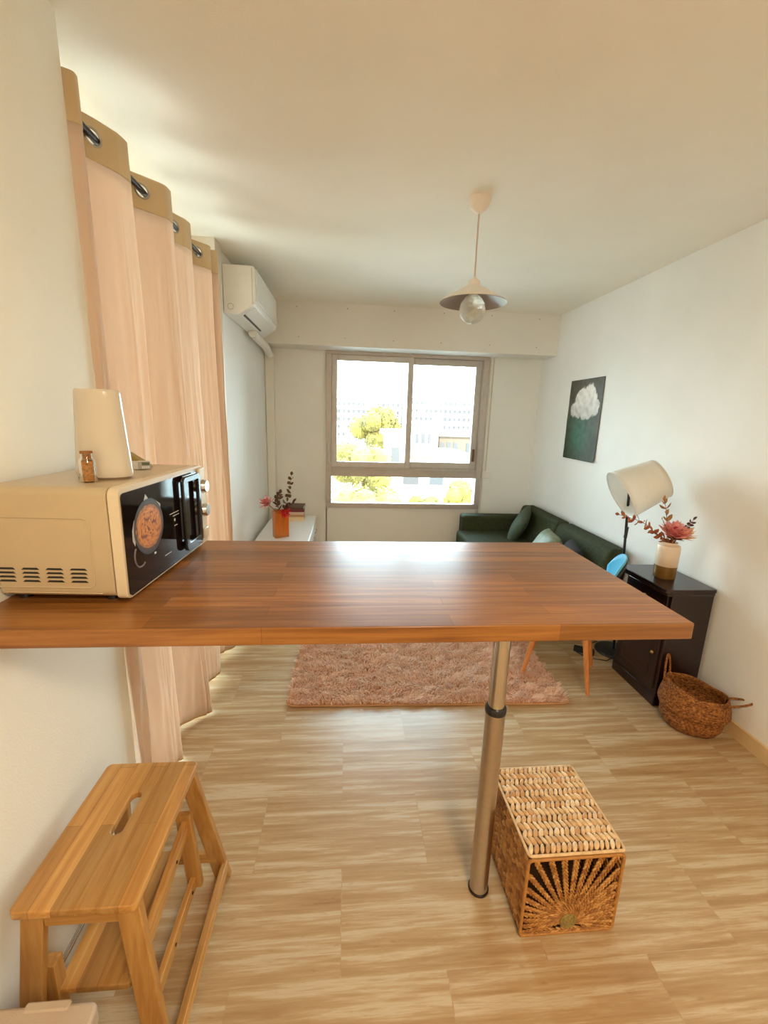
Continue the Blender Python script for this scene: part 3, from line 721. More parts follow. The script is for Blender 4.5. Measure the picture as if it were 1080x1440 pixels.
# ------------------------------------------------------------------ belly basket
def braid_mat(name, c1, c2, c3):
    m, nt, b = new_mat(name); b.inputs['Roughness'].default_value = .7
    v = coords(nt, (1,1,1))
    vo = N(nt, 'ShaderNodeTexVoronoi', Scale=85.0); mp = coords(nt, (1, 1, 1.9)); nt.links.new(mp, vo.inputs['Vector'])
    r = ramp(nt, [(.0, c3), (.45, c2), (.9, c1)]); nt.links.new(vo.outputs['Distance'], r.inputs[0])
    n = N(nt, 'ShaderNodeTexNoise', Scale=40, Detail=5.0); nt.links.new(v, n.inputs['Vector'])
    mx = N(nt, 'ShaderNodeMix', data_type='RGBA', blend_type='MULTIPLY'); mx.inputs['Factor'].default_value = .8
    r2 = ramp(nt, [(.35, (.55,.45,.35)), (.65, (1,1,1))]); nt.links.new(n.outputs['Fac'], r2.inputs[0])
    nt.links.new(r.outputs[0], mx.inputs[6]); nt.links.new(r2.outputs[0], mx.inputs[7]); nt.links.new(mx.outputs[2], b.inputs['Base Color'])
    iv = N(nt, 'ShaderNodeMath', operation='SUBTRACT'); iv.inputs[0].default_value = 1; nt.links.new(vo.outputs['Distance'], iv.inputs[1])
    bump(nt, b, iv.outputs[0], .8, .006); return m
M_sea = braid_mat('seagrass_weave', srgb(96,52,16), srgb(164,102,40), srgb(202,144,72))
bk = thing('seagrass_basket', 'brown seagrass belly basket with two loop handles on the floor by the dark cabinet', 'basket', (1.80, 1.835, 0), math.radians(-35))
bm = B()
prof = [(0, .002), (.095, .002), (.120, .012), (.135, .040), (.139, .080), (.136, .095), (.150, .103), (.157, .118), (.152, .150), (.140, .190), (.131, .215), (.127, .218), (.124, .214),
        (.133, .186), (.144, .148), (.148, .120), (.14, .106), (.128, .095), (.129, .08), (.125, .045), (.110, .018), (0, .010)]
lathe(bm, prof, 56)
for v in bm.verts:
    x, y, z = v.co; t = max(0, z-.06)/.15
    v.co.x = x*1.02 + .015*t*math.sin(2*math.atan2(y, x)+.6); v.co.y = y*(.93 - .06*t)
    v.co.z = z*(1 + .10*t*(-x/.14)) - (0 if z < .02 else .0) + .004*math.sin(5*math.atan2(y, x))*t
mobj('basket_body', bm, M_sea, bk, smooth='full')
def handle(ang, lean, hgt):
    bm = B(); c = Vector((math.cos(ang), math.sin(ang), 0)); t = Vector((-c.y, c.x, 0)); pts = []
    base = c*.132 + Vector((0, 0, .205 + (.02 if math.cos(ang) < 0 else -.018)))
    for k in range(17):
        a = PI*k/16; pts.append(base + t*(.040*math.cos(a)) + (Vector((0,0,1))*math.cos(lean) + c*math.sin(lean))*(hgt*math.sin(a)))
    pts = [pts[0] - Vector((0, 0, .04))] + pts + [pts[-1] - Vector((0, 0, .04))]
    tube(bm, pts, [.0052 + .0008*(i % 2) for i in range(len(pts))], 7)
    return mobj('handle', bm, M_sea, bk, smooth='full')
handle(math.radians(160), .10, .115); handle(math.radians(-2), 1.2, .10)

# ------------------------------------------------------------------ dark cabinet against the right wall
ch = thing('dark_cabinet', 'dark mahogany bedside cabinet against the right wall, carrying the white vase', 'cabinet', (1.955, 2.185, 0))
mobj('body', box(B(), -.238, -.004, -.193, .178, .05, .665), M_chest, ch, bevel=.003)
mobj('plinth', box(B(), -.246, -.004, -.198, .183, 0, .06), M_chest, ch, bevel=.004)
bm = B(); prism(bm, rrect(-.292, -.003, -.207, .198, .012, 4), .672, .692); tp = mobj('top', bm, M_chest, ch, bevel=.004)
mobj('moulding', prism(B(), rrect(-.272, -.003, -.200, .190, .010, 4), .650, .673), M_chest, tp, bevel=.006)
dr = mobj('drawer', box(B(), -.246, -.236, -.170, .158, .52, .64), M_chest, ch, bevel=.003)
mobj('knob', ellip(B(), (-.254, -.006, .58), .012, .012, .012, nu=12, nv=8), mat('brass', (.5,.3,.1), .3, metal=1), dr, smooth=True)
dd = mobj('door', box(B(), -.246, -.236, -.170, .158, .09, .50), M_chest, ch, bevel=.003)
mobj('door_panel', box(B(), -.250, -.244, -.12, .11, .14, .45), M_chest, dd, bevel=.004)
mobj('knob', ellip(B(), (-.256, -.14, .30), .010, .010, .010, nu=12, nv=8), mat('brass', (.5,.3,.1), .3, metal=1), dd, smooth=True)

# flowers -------------------------------------------------------------
def leafm(bm, p, d, n, L_, W_, curl=.2, mi=0):
    p, d, n = Vector(p), Vector(d).normalized(), Vector(n); s = d.cross(n)
    if s.length < 1e-4: s = d.cross(Vector((1,0,0)))
    s.normalize(); n = s.cross(d)
    K = 5; rows = []
    for i in range(K+1):
        t = i/K; w = W_*math.sin(PI*min(.999, t*.93+.05))**.8/2; c = p + d*(L_*t) - n*(curl*L_*t*t)
        rows.append([bm.verts.new(c - s*w + n*w*.25), bm.verts.new(c), bm.verts.new(c + s*w + n*w*.25)])
    for i in range(K):
        for k in range(2): bm.faces.new((rows[i][k], rows[i][k+1], rows[i+1][k+1], rows[i+1][k])).material_index = mi
def solid(o, t=.0006):
    s = o.modifiers.new('t', 'SOLIDIFY'); s.thickness = t; s.offset = 0; return o
def branch(name, label, loc, pts, leaf_len, leaf_w, mt, ms, step=.02, spread=1, pair=True, grp=None, seed=1, frac=.25, cat='dried branch'):
    rnd = random.Random(seed)
    r = thing(name, label, cat, loc, 0, grp)
    P = [Vector(p) for p in pts]; pp = []
    Q = [P[0]*2-P[1]] + P + [P[-1]*2-P[-2]]
    for i in range(1, len(Q)-2):
        for k in range(10):
            t = k/10; a, b, c, d = Q[i-1:i+3]; pp.append(.5*((2*b)+(c-a)*t+(2*a-5*b+4*c-d)*t*t+(3*b-a-3*c+d)*t**3))
    pp.append(P[-1])
    bm = B(); tube(bm, pp, [.0022*(1-.6*i/len(pp)) for i in range(len(pp))], 6); mobj('stem', bm, ms, r, smooth=True)
    bm = B(); acc = 0; side = 0
    tot = sum((pp[i+1]-pp[i]).length for i in range(len(pp)-1)); run = 0
    for i in range(len(pp)-1):
        seg = pp[i+1]-pp[i]; acc += seg.length; run += seg.length
        if run/tot < frac: acc = 0; continue
        if acc >= step:
            acc = 0; side += 1; t = seg.normalized()
            ax = Vector((rnd.uniform(-1,1), rnd.uniform(-1,1), rnd.uniform(-1,1))); s = t.cross(ax).normalized()
            k = 1-.35*run/tot
            for sg in ((-1, 1) if pair else ((-1)**side,)):
                d = t*.55 + s*sg*spread*rnd.uniform(.6, 1.1)
                leafm(bm, pp[i], d, ax, leaf_len*k*rnd.uniform(.8,1.15), leaf_w*k*rnd.uniform(.8,1.15), rnd.uniform(-.1,.35))
    leafm(bm, pp[-1], pp[-1]-pp[-3], (0,1,0), leaf_len*.7, leaf_w*.6)
    solid(mobj('leaves', bm, mt, r, smooth='full'))
    return r
def flower(name, label, loc, pts, R_, mp, ms, mc, seed=2, npet=34, cup=.9, grp=None):
    rnd = random.Random(seed); r = thing(name, label, 'dried flower', loc, 0, grp)
    P = [Vector(p) for p in pts]; bm = B(); tube(bm, P, .003, 7); mobj('stem', bm, ms, r, smooth=True)
    top = P[-1]; ax = (P[-1]-P[-2]).normalized(); q = Vector((0,0,1)).rotation_difference(ax)
    bm = B()
    for i in range(npet):
        ring = i/npet; a = i*2.399; el = .25 + 1.1*ring*cup
        d = q @ Vector((math.cos(a)*math.sin(el), math.sin(a)*math.sin(el), math.cos(el)))
        nrm = q @ Vector((math.cos(a), math.sin(a), 0))
        leafm(bm, top + d*.004 - ax*.012*ring, d, nrm, R_*rnd.uniform(.8,1.1), R_*.46, -.25)
    solid(mobj('petals', bm, mp, r, smooth='full'))
    bm = B(); ellip(bm, top + ax*R_*.28, R_*.22, R_*.22, R_*.42, q.to_matrix(), 12, 8); mobj('flower_centre', bm, mc, r, smooth=True)
    bm = B()
    for i in range(8):
        a = i*.785; d = q @ Vector((math.cos(a)*.75, math.sin(a)*.75, .5)); leafm(bm, top - ax*.02, d, ax, R_*.5, R_*.2, .1)
    solid(mobj('sepals', bm, ms, r, smooth='full'))
    return r
M_rust = mat('rust_leaf', srgb(164,92,50), .55, var=.3, nscale=40)
M_tan = mat('tan_leaf', srgb(172,124,66), .55, var=.3, nscale=40)
M_dkl = mat('dark_red_leaf', srgb(84,36,32), .55, var=.3, nscale=40)
M_stem = mat('dry_stem', srgb(140,92,52), .6, var=.2)
M_pink = mat('pink_petal', srgb(236,150,150), .5, var=.3, nscale=60)
M_peach = mat('peach_petal', srgb(236,186,140), .5, var=.2, nscale=60)
M_mag = mat('crimson_centre', srgb(172,34,60), .5, var=.3, nscale=80)
V = (1.795, 2.175, .6925)
vs_ = thing('ceramic_vase', 'white ceramic vase with olive glazed foot standing on the dark cabinet', 'vase', V)
o = mobj('upper_body', lathe(B(), [(.0415, .052), (.044, .055), (.0445, .135), (.042, .143), (.034, .147), (.031, .150), (.031, .158), (.028, .158), (.028, .150), (.038, .140), (.041, .134), (.0405, .052)], 44, closed=True), mat('white_ceramic', srgb(226,206,184), .35, var=.03), vs_, smooth=True)
mobj('lower_body', lathe(B(), [(0, 0), (.040, 0), (.042, .003), (.0437, .0545), (.0405, .0545), (.039, .006), (0, .006)], 44), mat('olive_glaze', srgb(126,92,44), .2, var=.1), vs_, smooth=True)
z0 = .012
def vb(*pts): return [(0, 0, z0)] + list(pts)
branch('rust_branch', 'long arching dried branch with rusty leaves reaching left from the white vase', V, [(.012,0,z0), (-.008,0,.15), (-.07,-.01,.190), (-.15,-.02,.245), (-.265,-.03,.280)], .036, .020, M_rust, M_stem, .013, .8, True, seed=5, frac=.30)
branch('leafy_twig', 'upright dried twig with tan leaves at the back of the white vase', V, [(0,.012,z0), (.0,.015,.15), (-.01,.03,.26), (-.03,.03,.325)], .045, .024, M_tan, M_stem, .022, .7, True, seed=8, frac=.62)
branch('dark_twig', 'short twig of dark red round leaves leaning right in the white vase', V, [(-.005,0,z0), (.02,0,.15), (.052,-.01,.215), (.076,-.015,.258)], .026, .021, M_dkl, M_stem, .013, .9, True, seed=4, frac=.62)
branch('fine_sprig', 'thin sprig with small pale leaves in the middle of the white vase', V, [(0,-.012,z0), (-.012,-.012,.15), (-.05,-.03,.22), (-.075,-.03,.262)], .016, .008, M_tan, M_stem, .022, .9, True, seed=14, frac=.5)
flower('protea', 'large pink dried protea bloom leading the bouquet in the white vase', V, [(.0,-.006,z0), (-.003,-.012,.15), (-.006,-.022,.190)], .064, M_pink, M_stem, M_mag, 3, 40, .55)
flower('protea', 'peach dried protea bloom to the right of the pink one in the white vase', V, [(.010,.004,z0), (.014,0,.15), (.028,-.010,.185)], .060, M_peach, M_stem, M_mag, 6, 34, .6)

for o_ in list(COL.objects):
    if o_.parent is None and (o_.location - Vector(V)).length < 1e-4: o_.scale = (1.3,)*3
# ------------------------------------------------------------------ floor lamp
lp = thing('floor_lamp', 'black floor lamp with tilted white paper shade between the sofa and dark cabinet', 'floor lamp', (1.84, 2.56, 0))
lo = lambda x, y, z: Vector((x-1.84, y-2.56, z))
mobj('lamp_base', lathe(B(), [(0, .001), (.115, .001), (.118, .006), (.112, .016), (.02, .022), (0, .022)], 40), M_black, lp, smooth=True)
bm = B(); tube(bm, [lo(1.84, 2.56, .02), lo(1.765, 2.50, .74), lo(1.715, 2.475, 1.19)], .008, 12); mobj('pole', bm, M_black, lp, smooth=True)
bm = B(); tube(bm, [lo(1.752, 2.492, .83), lo(1.757, 2.493, .90)], [.011, .009], 10); mobj('pole_switch', bm, M_black, lp, smooth=True)
# shade: open tapered paper drum, big mouth to the left, tilted
cA = lo(1.622, 2.41, 1.115); cB = lo(1.825, 2.37, 1.225)
ax = (cB-cA).normalized(); q = Vector((0,0,1)).rotation_difference(ax)
def ringpts(c, r, n=48, dy=0): return [c + q @ Vector((r*math.cos(2*PI*k/n), r*math.sin(2*PI*k/n), 0)) for k in range(n)]
bm = B(); R0, R1 = .150, .118; rings = []
nn = 8
for j in range(nn+1):
    t = j/nn; rings.append([bm.verts.new(p) for p in ringpts(cA.lerp(cB, t), R0+(R1-R0)*t)])
for j in range(nn):
    for k in range(48): bm.faces.new((rings[j][k], rings[j][(k+1) % 48], rings[j+1][(k+1) % 48], rings[j+1][k]))
sh = solid(mobj('lamp_shade', bm, M_paper, lp, smooth='full'), .0012)
bm = B(); tube(bm, ringpts(cA, R0), .0022, 6, True); tube(bm, ringpts(cB, R1), .0022, 6, True); mobj('shade_rim', bm, mat('shade_rim_paper', (.8,.76,.7), .5), sh, smooth=True)
bm = B(); m_ = lo(1.715, 2.475, 1.19)
for k in (4, 20, 36): tube(bm, [ringpts(cA.lerp(cB, .35), R0*.93)[k], m_, ], .0016, 6)
mobj('shade_wire', bm, M_black, sh)
bm = B(); ellip(bm, m_ + ax*.045, .020, .020, .028, q.to_matrix(), 16, 10); mobj('bulb', bm, mat('opal_bulb', (.85,.82,.76), .3), lp, smooth=True)
bm = B(); tube(bm, [lo(1.78, 2.47, .006), lo(1.72, 2.44, .005), lo(1.66, 2.46, .005), lo(1.60, 2.50, .005), lo(1.57, 2.56, .005), lo(1.60, 2.62, .005), lo(1.68, 2.60, .005), lo(1.73, 2.66, .005), lo(1.80, 2.69, .005)], .0035, 6)
mobj('power_cord', bm, M_black, lp, smooth=True)
# black power strip on the floor
ps = thing('power_strip', 'black power strip lying on the floor by the lamp foot', 'power strip', (1.655, 2.535, 0), math.radians(-32))
mobj('body', box(B(), -.10, .03, -.022, .022, .0005, .032), M_black, ps, bevel=.004)

# ------------------------------------------------------------------ blue shell chair
cc = thing('shell_chair', 'blue moulded shell chair on four splayed beech legs, behind the bar counter', 'chair', (1.335, 2.345, 0), math.radians(-33))
# local +x = towards its backrest
for sx, sy in ((1,1),(1,-1),(-1,1),(-1,-1)):
    bm = B(); tube(bm, [(sx*.185, sy*.17, 0.0), (sx*.12, sy*.11, .40)], [.011, .018], 14); mobj('leg', bm, M_beech, cc, smooth=True)
mobj('under_frame', box(B(), -.13, .13, -.12, .12, .395, .412), M_dark, cc, bevel=.004)
bm = B(); nu_, nv_ = 20, 26
def shell(u, v):
    # u in [-1,1] across, v in [0,1] front to back-top
    if v < .5:
        t = v/.5; x = -.22+.38*t; z = .445 - .018*math.sin(PI*t) - .01*(1-t)**3; w = .205+.02*math.sin(PI*t)
    else:
        t = (v-.5)/.5; a = min(1, t*1.6); x = .16+.065*math.sin(a*PI/2)+.055*t; z = .445 + .355*(t**1.25); w = .265-.03*t**2
    z += .055*abs(u)**3*(math.sin(PI*min(1, v*1.3)) if v < .75 else .8*(1-v)*2)
    if v > .5: x -= .085*abs(u)**2*((v-.5)/.5)**.6*1.0
    y = w*u
    if v > .5: z -= .13*abs(u)**3*((v-.5)/.5)**1.5
    return Vector((x, y, z))
g = [[bm.verts.new(shell(-1+2*i/nu_, j/nv_)) for i in range(nu_+1)] for j in range(nv_+1)]
for j in range(nv_):
    for i in range(nu_): bm.faces.new((g[j][i], g[j][i+1], g[j+1][i+1], g[j+1][i]))
sl = mobj('seat_shell', bm, M_blue, cc, smooth='full'); solid(sl, .006)
bm = B(); g2 = [[bm.verts.new(shell(-1+2*i/nu_, .52+.46*j/12)*1 + Vector((.0085, 0, -.002))) for i in range(nu_+1)] for j in range(13)]
for j in range(12):
    for i in range(nu_): bm.faces.new((g2[j][i], g2[j][i+1], g2[j+1][i+1], g2[j+1][i]))
solid(mobj('back_cover', bm, M_black, cc, smooth='full'), .008)

# ------------------------------------------------------------------ sofa along the right wall
sf = thing('sofa', 'dark green fabric sofa along the right wall under the poster', 'sofa', (1.53, 3.58, 0))
so = (1.53, 3.58)
def cbox(x0, x1, y0, y1, z0, z1, nm, m=M_sofa, bev=.03, parent=None, M=None):
    return mobj(nm, box(B(), x0-so[0], x1-so[0], y0-so[1], y1-so[1], z0, z1, M), m, parent or sf, bevel=bev, seg=4)
cbox(1.13, 1.83, 2.76, 4.20, .17, .30, 'sofa_frame', bev=.015)
cbox(1.12, 1.80, 2.76, 3.475, .28, .425, 'seat_cushion'); cbox(1.12, 1.80, 3.485, 4.20, .28, .425, 'seat_cushion')
for y0, y1 in ((2.70, 3.475), (3.485, 4.26)):
    bm = B(); yy0, yy1 = y0-so[1], y1-so[1]
    hexa(bm, [(.17, yy0, .36), (.27, yy0, .36), (.27, yy1, .36), (.17, yy1, .36)][:4], [(.285, yy0, .685), (.415, yy0, .685), (.415, yy1, .685), (.285, yy1, .685)])
    mobj('backrest', bm, M_sofa, sf, bevel=.03, seg=4)
cbox(1.185, 1.86, 4.20, 4.36, .15, .570, 'armrest', bev=.03)
for x in (1.19, 1.78):
    for y in (2.83, 4.13):
        bm = B(); tube(bm, [(x-so[0], y-so[1], 0), (x-so[0], y-so[1], .175)], [.013, .022], 12); mobj('leg', bm, M_beech, sf, smooth=True)
def cushion(name, label, loc, rot, w, h, t, m):
    bm = B(); n_ = 14
    def pt(i, j, s):
        u, v = -1+2*i/n_, -1+2*j/n_; k = (max(0, (1-u**4))*max(0, (1-v**4)))**.5
        sh_ = 1-.07*(1-abs(u)**1)*abs(v) ; sv = 1-.07*(1-abs(v))*abs(u)
        return Vector((s*t*k*.5, u*w/2*sh_, v*h/2*sv))
    G = {}
    for s in (-1, 1):
        for i in range(n_+1):
            for j in range(n_+1):
                if s == 1 and (i in (0, n_) or j in (0, n_)): G[s,i,j] = G[-1,i,j]; continue
                G[s,i,j] = bm.verts.new(pt(i, j, s))
    for s in (-1, 1):
        for i in range(n_):
            for j in range(n_): bm.faces.new((G[s,i,j], G[s,i+1,j], G[s,i+1,j+1], G[s,i,j+1]))
    o = mobj(name, bm, m, smooth='full'); o.location = loc; o.rotation_euler = rot
    return tag(o, label, 'cushion')
cushion('cushion', 'green square cushion leaning in the far corner of the dark sofa', (1.665, 3.93, .545), (math.radians(20), math.radians(26), math.radians(-20)), .34, .32, .11, M_cush1)
cushion('cushion', 'shiny sage green cushion in the middle of the dark sofa', (1.60, 3.26, .505), (math.radians(0), math.radians(30), math.radians(-10)), .36, .33, .14, M_cush2)
cushion('cushion', 'nearly black cushion beside the shiny sage one on the sofa', (1.64, 2.955, .51), (math.radians(4), math.radians(24), math.radians(-14)), .30, .30, .12, M_cushb)

# ------------------------------------------------------------------ poster on the right wall
def poster():
    bm = B(); cl = bm.loops.layers.float_color.new('Col'); NX, NZ = 90, 120
    Wp, Hp = .515, .665
    rnd = random.Random(11)
    blobs = [(.50,.635,.17),(.36,.60,.13),(.64,.61,.14),(.25,.585,.09),(.76,.60,.10),(.44,.70,.12),(.60,.72,.13),(.66,.745,.07),(.36,.68,.10),(.70,.68,.09),(.52,.56,.10),(.62,.55,.08)]
    blobs = [(.5+(a-.5)*1.22, .705+(b-.64)*1.3, r*1.32) for a, b, r in blobs]
    def colr(u, v):   # u 0..1 far->near, v 0..1 bottom->top
        n1 = noise.noise(Vector((u*3, v*4, 1))); n2 = noise.noise(Vector((u*12, v*15, 3))); n3 = noise.noise(Vector((u*30, v*36, 6)))
        c = Vector((.045,.040,.018)).lerp(Vector((.105,.092,.065)), max(0, min(1, v+n1*.6)))
        g = math.exp(-((u-.42)/.36)**2 - ((v-.33)/.30)**2)
        c = c.lerp(Vector((.055,.15,.10)), min(1, g*1.0)) ; c = c.lerp(Vector((.020,.050,.012)), max(0, min(1, (.45-u)*1.5))*max(0, (.6-v))*1.3)
        c *= 1 + .35*n2
        d = min(math.hypot((u-a)*1.0, (v-b)*1.25)/r for a, b, r in blobs) + n2*.20 + n3*.10
        if d < 1.0:
            k = min(1, (1.0-d)*7); sh = max(.6, min(1, .82 + (v-.68)*1.0 + n2*.30))
            c = c.lerp(Vector((.84,.80,.74))*sh, k)
        return (*c, 1)
    def crv(u, v):
        b = noise.noise(Vector((u*2.2, v*3, 9)))*.006*(1-v)**.5 + noise.noise(Vector((u*6, v*7, 4)))*.0025*(1-v)
        e = .020*max(0, (.10-v)/.10)**2*(u > .35)*(u-.35)
        return -(.004 + abs(b) + e)
    g = [[bm.verts.new((crv(i/NX, j/NZ), Wp*(.5-i/NX), Hp*j/NZ)) for j in range(NZ+1)] for i in range(NX+1)]
    for i in range(NX):
        for j in range(NZ):
            f = bm.faces.new((g[i][j], g[i+1][j], g[i+1][j+1], g[i][j+1]))
            for l in f.loops: l[cl] = colr(.5-l.vert.co.y/Wp, l.vert.co.z/Hp)
    m, nt, b = new_mat('printed_poster'); a = N(nt, 'ShaderNodeVertexColor'); a.layer_name = 'Col'; nt.links.new(a.outputs[0], b.inputs['Base Color']); b.inputs['Roughness'].default_value = .5; b.inputs['Specular IOR Level'].default_value = .2
    o = mobj('poster', bm, m, smooth='full', loc=(XR-.001, 3.567, 1.218))
    solid(o, .0006)
    tag(o, 'tall poster of a white cloud over dark green, hung on the right wall', 'poster')
poster()

# ------------------------------------------------------------------ pendant lamp
pd = thing('pendant_lamp', 'white pendant lamp with flat conical shade and round clear bulb', 'pendant lamp', (.582, 2.161, 2.5))
mobj('ceiling_rose', lathe(B(), [(0, -.0005), (.049, -.0005), (.050, -.012), (.043, -.038), (.018, -.060), (.007, -.066), (0, -.066)], 36), mat('rose_plastic', (.84,.76,.66), .35), pd, smooth=True)
bm = B(); tube(bm, [(0, 0, -.06), (0, 0, -.335)], .0038, 10); mobj('cord', bm, mat('cord_plastic', (.62,.47,.36), .5), pd, smooth=True)
mobj('lamp_socket', lathe(B(), [(0, -.325), (.008, -.327), (.012, -.335), (.024, -.342), (.028, -.350), (.028, -.366), (0, -.366)], 32), mat('socket_plastic', (.84,.77,.68), .4), pd, smooth=True)
M_shade = bpy.data.materials.new('tmp') if False else mat('white_enamel_shade', (.84,.79,.71), .35)
sd = mobj('lamp_shade', lathe(B(), [(.026, -.362), (.05, -.372), (.10, -.402), (.150, -.431), (.156, -.436), (.156, -.4375)], 64), M_shade, pd, smooth=True)
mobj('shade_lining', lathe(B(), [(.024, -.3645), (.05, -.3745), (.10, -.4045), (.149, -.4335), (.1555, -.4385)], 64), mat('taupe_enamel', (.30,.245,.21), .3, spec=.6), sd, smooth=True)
mobj('bulb_cap', lathe(B(), [(0, -.366), (.017, -.366), (.017, -.394), (.013, -.397), (0, -.397)], 24), mat('bulb_cap_brass', (.5,.38,.2), .35, metal=.8), pd, smooth=True)
blb = lathe(B(), [(.0135, -.394), (.020, -.402), (.040, -.418), (.055, -.440), (.061, -.468), (.055, -.496), (.038, -.518), (.018, -.528), (0, -.530)], 40)
bl = mobj('bulb', blb, M_bulb, pd, smooth='full')
bm = B()
for k in range(10):
    a = 2*PI*k/10; tube(bm, [(.006*math.cos(a), .006*math.sin(a), -.40), (.022*math.cos(a), .022*math.sin(a), -.43), (.020*math.cos(a+.3), .020*math.sin(a+.3), -.49), (.004, 0, -.455)], .0011, 5)
mobj('filament', bm, mat('pale_filament', (.75,.62,.40), .35, metal=.3), bl)

# ------------------------------------------------------------------ rug with long pile
rg = thing('shaggy_rug', 'blush pink long-pile rug on the floor behind the bar counter', 'rug', (.49, 2.66, 0), math.radians(-1.5))
RW, RD = .785, .62
bm = B(); prism(bm, rrect(-RW, RW, -RD, RD, .045, 6), .0005, .009); mobj('rug_backing', bm, mat('rug_edge', srgb(196,150,108), .8), rg, bevel=.003)
def pile():
    rng = np.random.default_rng(3); n = 52000
    x = rng.uniform(-RW+.008, RW-.008, n); y = rng.uniform(-RD+.008, RD-.008, n)
    y = np.where(rng.random(n) < .45, -RD + (y+RD)*.55, y)
    ok = ~((np.abs(x) > RW-.04) & (np.abs(y) > RD-.04) & (np.hypot(np.abs(x)-RW+.045, np.abs(y)-RD+.045) > .04)); x, y = x[ok], y[ok]; n = len(x)
    f = lambda a, b, c: np.sin(a*x + b*y + c)
    ang = -PI/2 + .6*(f(7, 18, 0)+f(-9, 13, 2)) + .7*(f(33, -52, 1)+f(21, 69, 4)) + rng.normal(0, .6, n)
    lean = .60 + .12*f(8, 44, 3) + rng.normal(0, .12, n)
    Lh = rng.uniform(.026, .045, n)
    dx, dy, dz = np.cos(ang)*np.sin(lean), np.sin(ang)*np.sin(lean), np.cos(lean)
    wv = rng.uniform(.0014, .0030, n); px, py = -np.sin(ang)*wv, np.cos(ang)*wv
    P = np.zeros((n, 5, 3))
    P[:,0] = np.stack([x-px, y-py, np.full(n, .006)], 1); P[:,1] = np.stack([x+px, y+py, np.full(n, .006)], 1)
    mx_, my_, mz_ = x+dx*Lh*.5, y+dy*Lh*.5, .006+dz*Lh*.62
    P[:,2] = np.stack([mx_-px*.8, my_-py*.8, mz_], 1); P[:,3] = np.stack([mx_+px*.8, my_+py*.8, mz_], 1)
    P[:,4] = np.stack([x+dx*Lh*1.15, y+dy*Lh*1.15, .006+dz*Lh*.85], 1)
    idx = np.arange(n)[:,None]*5
    faces = np.concatenate([idx+[0,1,3], idx+[0,3,2], idx+[2,3,4]], 0)
    me = bpy.data.meshes.new('pile'); me.from_pydata(P.reshape(-1, 3).tolist(), [], faces.tolist())
    m, nt, b = new_mat('blush_pile'); b.inputs['Roughness'].default_value = .6; b.inputs['Sheen Weight'].default_value = .3
    gm = N(nt, 'ShaderNodeNewGeometry'); r = ramp(nt, [(0, srgb(232,186,146)), (.5, srgb(246,212,178)), (1, srgb(252,236,214))]); nt.links.new(gm.outputs['Random Per Island'], r.inputs[0])
    nt.links.new(r.outputs[0], b.inputs['Base Color'])
    tl = N(nt, 'ShaderNodeBsdfTranslucent'); nt.links.new(r.outputs[0], tl.inputs['Color']); mxs = N(nt, 'ShaderNodeMixShader'); mxs.inputs[0].default_value = .4
    nt.links.new(b.outputs[0], mxs.inputs[1]); nt.links.new(tl.outputs[0], mxs.inputs[2]); nt.links.new(mxs.outputs[0], nt.nodes['Material Output'].inputs['Surface'])
    me.materials.append(m); o = bpy.data.objects.new('pile', me); link(o, rg); o['kind'] = 'stuff'
pile()

# ------------------------------------------------------------------ white sideboard in the far left corner with vase and books
SB = .515
sb = thing('white_sideboard', 'low white sideboard against the left wall in the far corner', 'sideboard', (-.525, 3.915, 0))
mobj('carcass', box(B(), -.21, .205, -.47, .46, .06, SB-.02), M_whitew, sb, bevel=.003)
mobj('top', box(B(), -.213, .222, -.475, .465, SB-.02, SB), M_whitew, sb, bevel=.003)
mobj('plinth', box(B(), -.19, .18, -.45, .45, 0, .06), M_whitew, sb)
for k in range(3):
    y0 = -.465 + k*.309; d = mobj('door', box(B(), .205, .221, y0+.003, y0+.304, .07, SB-.026), M_whitew, sb, bevel=.002)
    bm = B(); tube(bm, [(.2215, y0+.06, .40), (.232, y0+.06, .40), (.232, y0+.20, .40), (.2215, y0+.20, .40)], .004, 6); mobj('door_handle', bm, M_chrome, d)
OV = (-.545, 3.58, SB+.0005)
ov = thing('orange_vase', 'rectangular translucent orange vase on the white sideboard', 'vase', OV, math.radians(28))
bm = B(); w_, d_ = .048, .030; t_ = .004
for q_ in ((-w_, w_, -d_, -d_+t_), (-w_, w_, d_-t_, d_), (-w_, -w_+t_, -d_+t_, d_-t_), (w_-t_, w_, -d_+t_, d_-t_)): box(bm, *q_, .006, .20)
box(bm, -w_, w_, -d_, d_, 0, .006)
mobj('body', bm, M_orange2 if False else mat('orange_vase_acrylic', (1.0,.36,.04), .12, trans=.7), ov)
M_gl = mat('dark_brown_leaf', srgb(96,66,40), .6, var=.3, nscale=40)
M_redp = mat('red_petal', srgb(214,28,24), .5, var=.2, nscale=60)
branch('eucalyptus_branch', 'tall dried eucalyptus branch rising highest from the orange vase', OV, [(.0,0,.02), (.02,.0,.18), (.05,.02,.30), (.075,.03,.46)], .042, .034, M_gl, M_stem, .024, .8, True, seed=21, frac=.42)
branch('eucalyptus_branch', 'short bushy eucalyptus branch filling the middle of the orange vase', OV, [(-.01,0,.02), (-.0,-.01,.18), (-.02,-.02,.25), (.0,-.02,.33)], .052, .038, M_gl, M_stem, .018, .8, True, seed=22, frac=.5)
branch('eucalyptus_branch', 'small leafy sprig leaning right over the books from the orange vase', OV, [(.015,0,.02), (.02,.0,.18), (.06,.0,.235), (.085,.0,.265)], .055, .028, M_dkl, M_stem, .024, .6, True, seed=23, frac=.62)
flower('pink_flower', 'pink dried flower leaning left out of the orange vase', OV, [(-.01,0,.02), (-.03,0,.19), (-.085,-.01,.255)], .058, M_pink, M_stem, M_mag, 24, 26, 1.1)
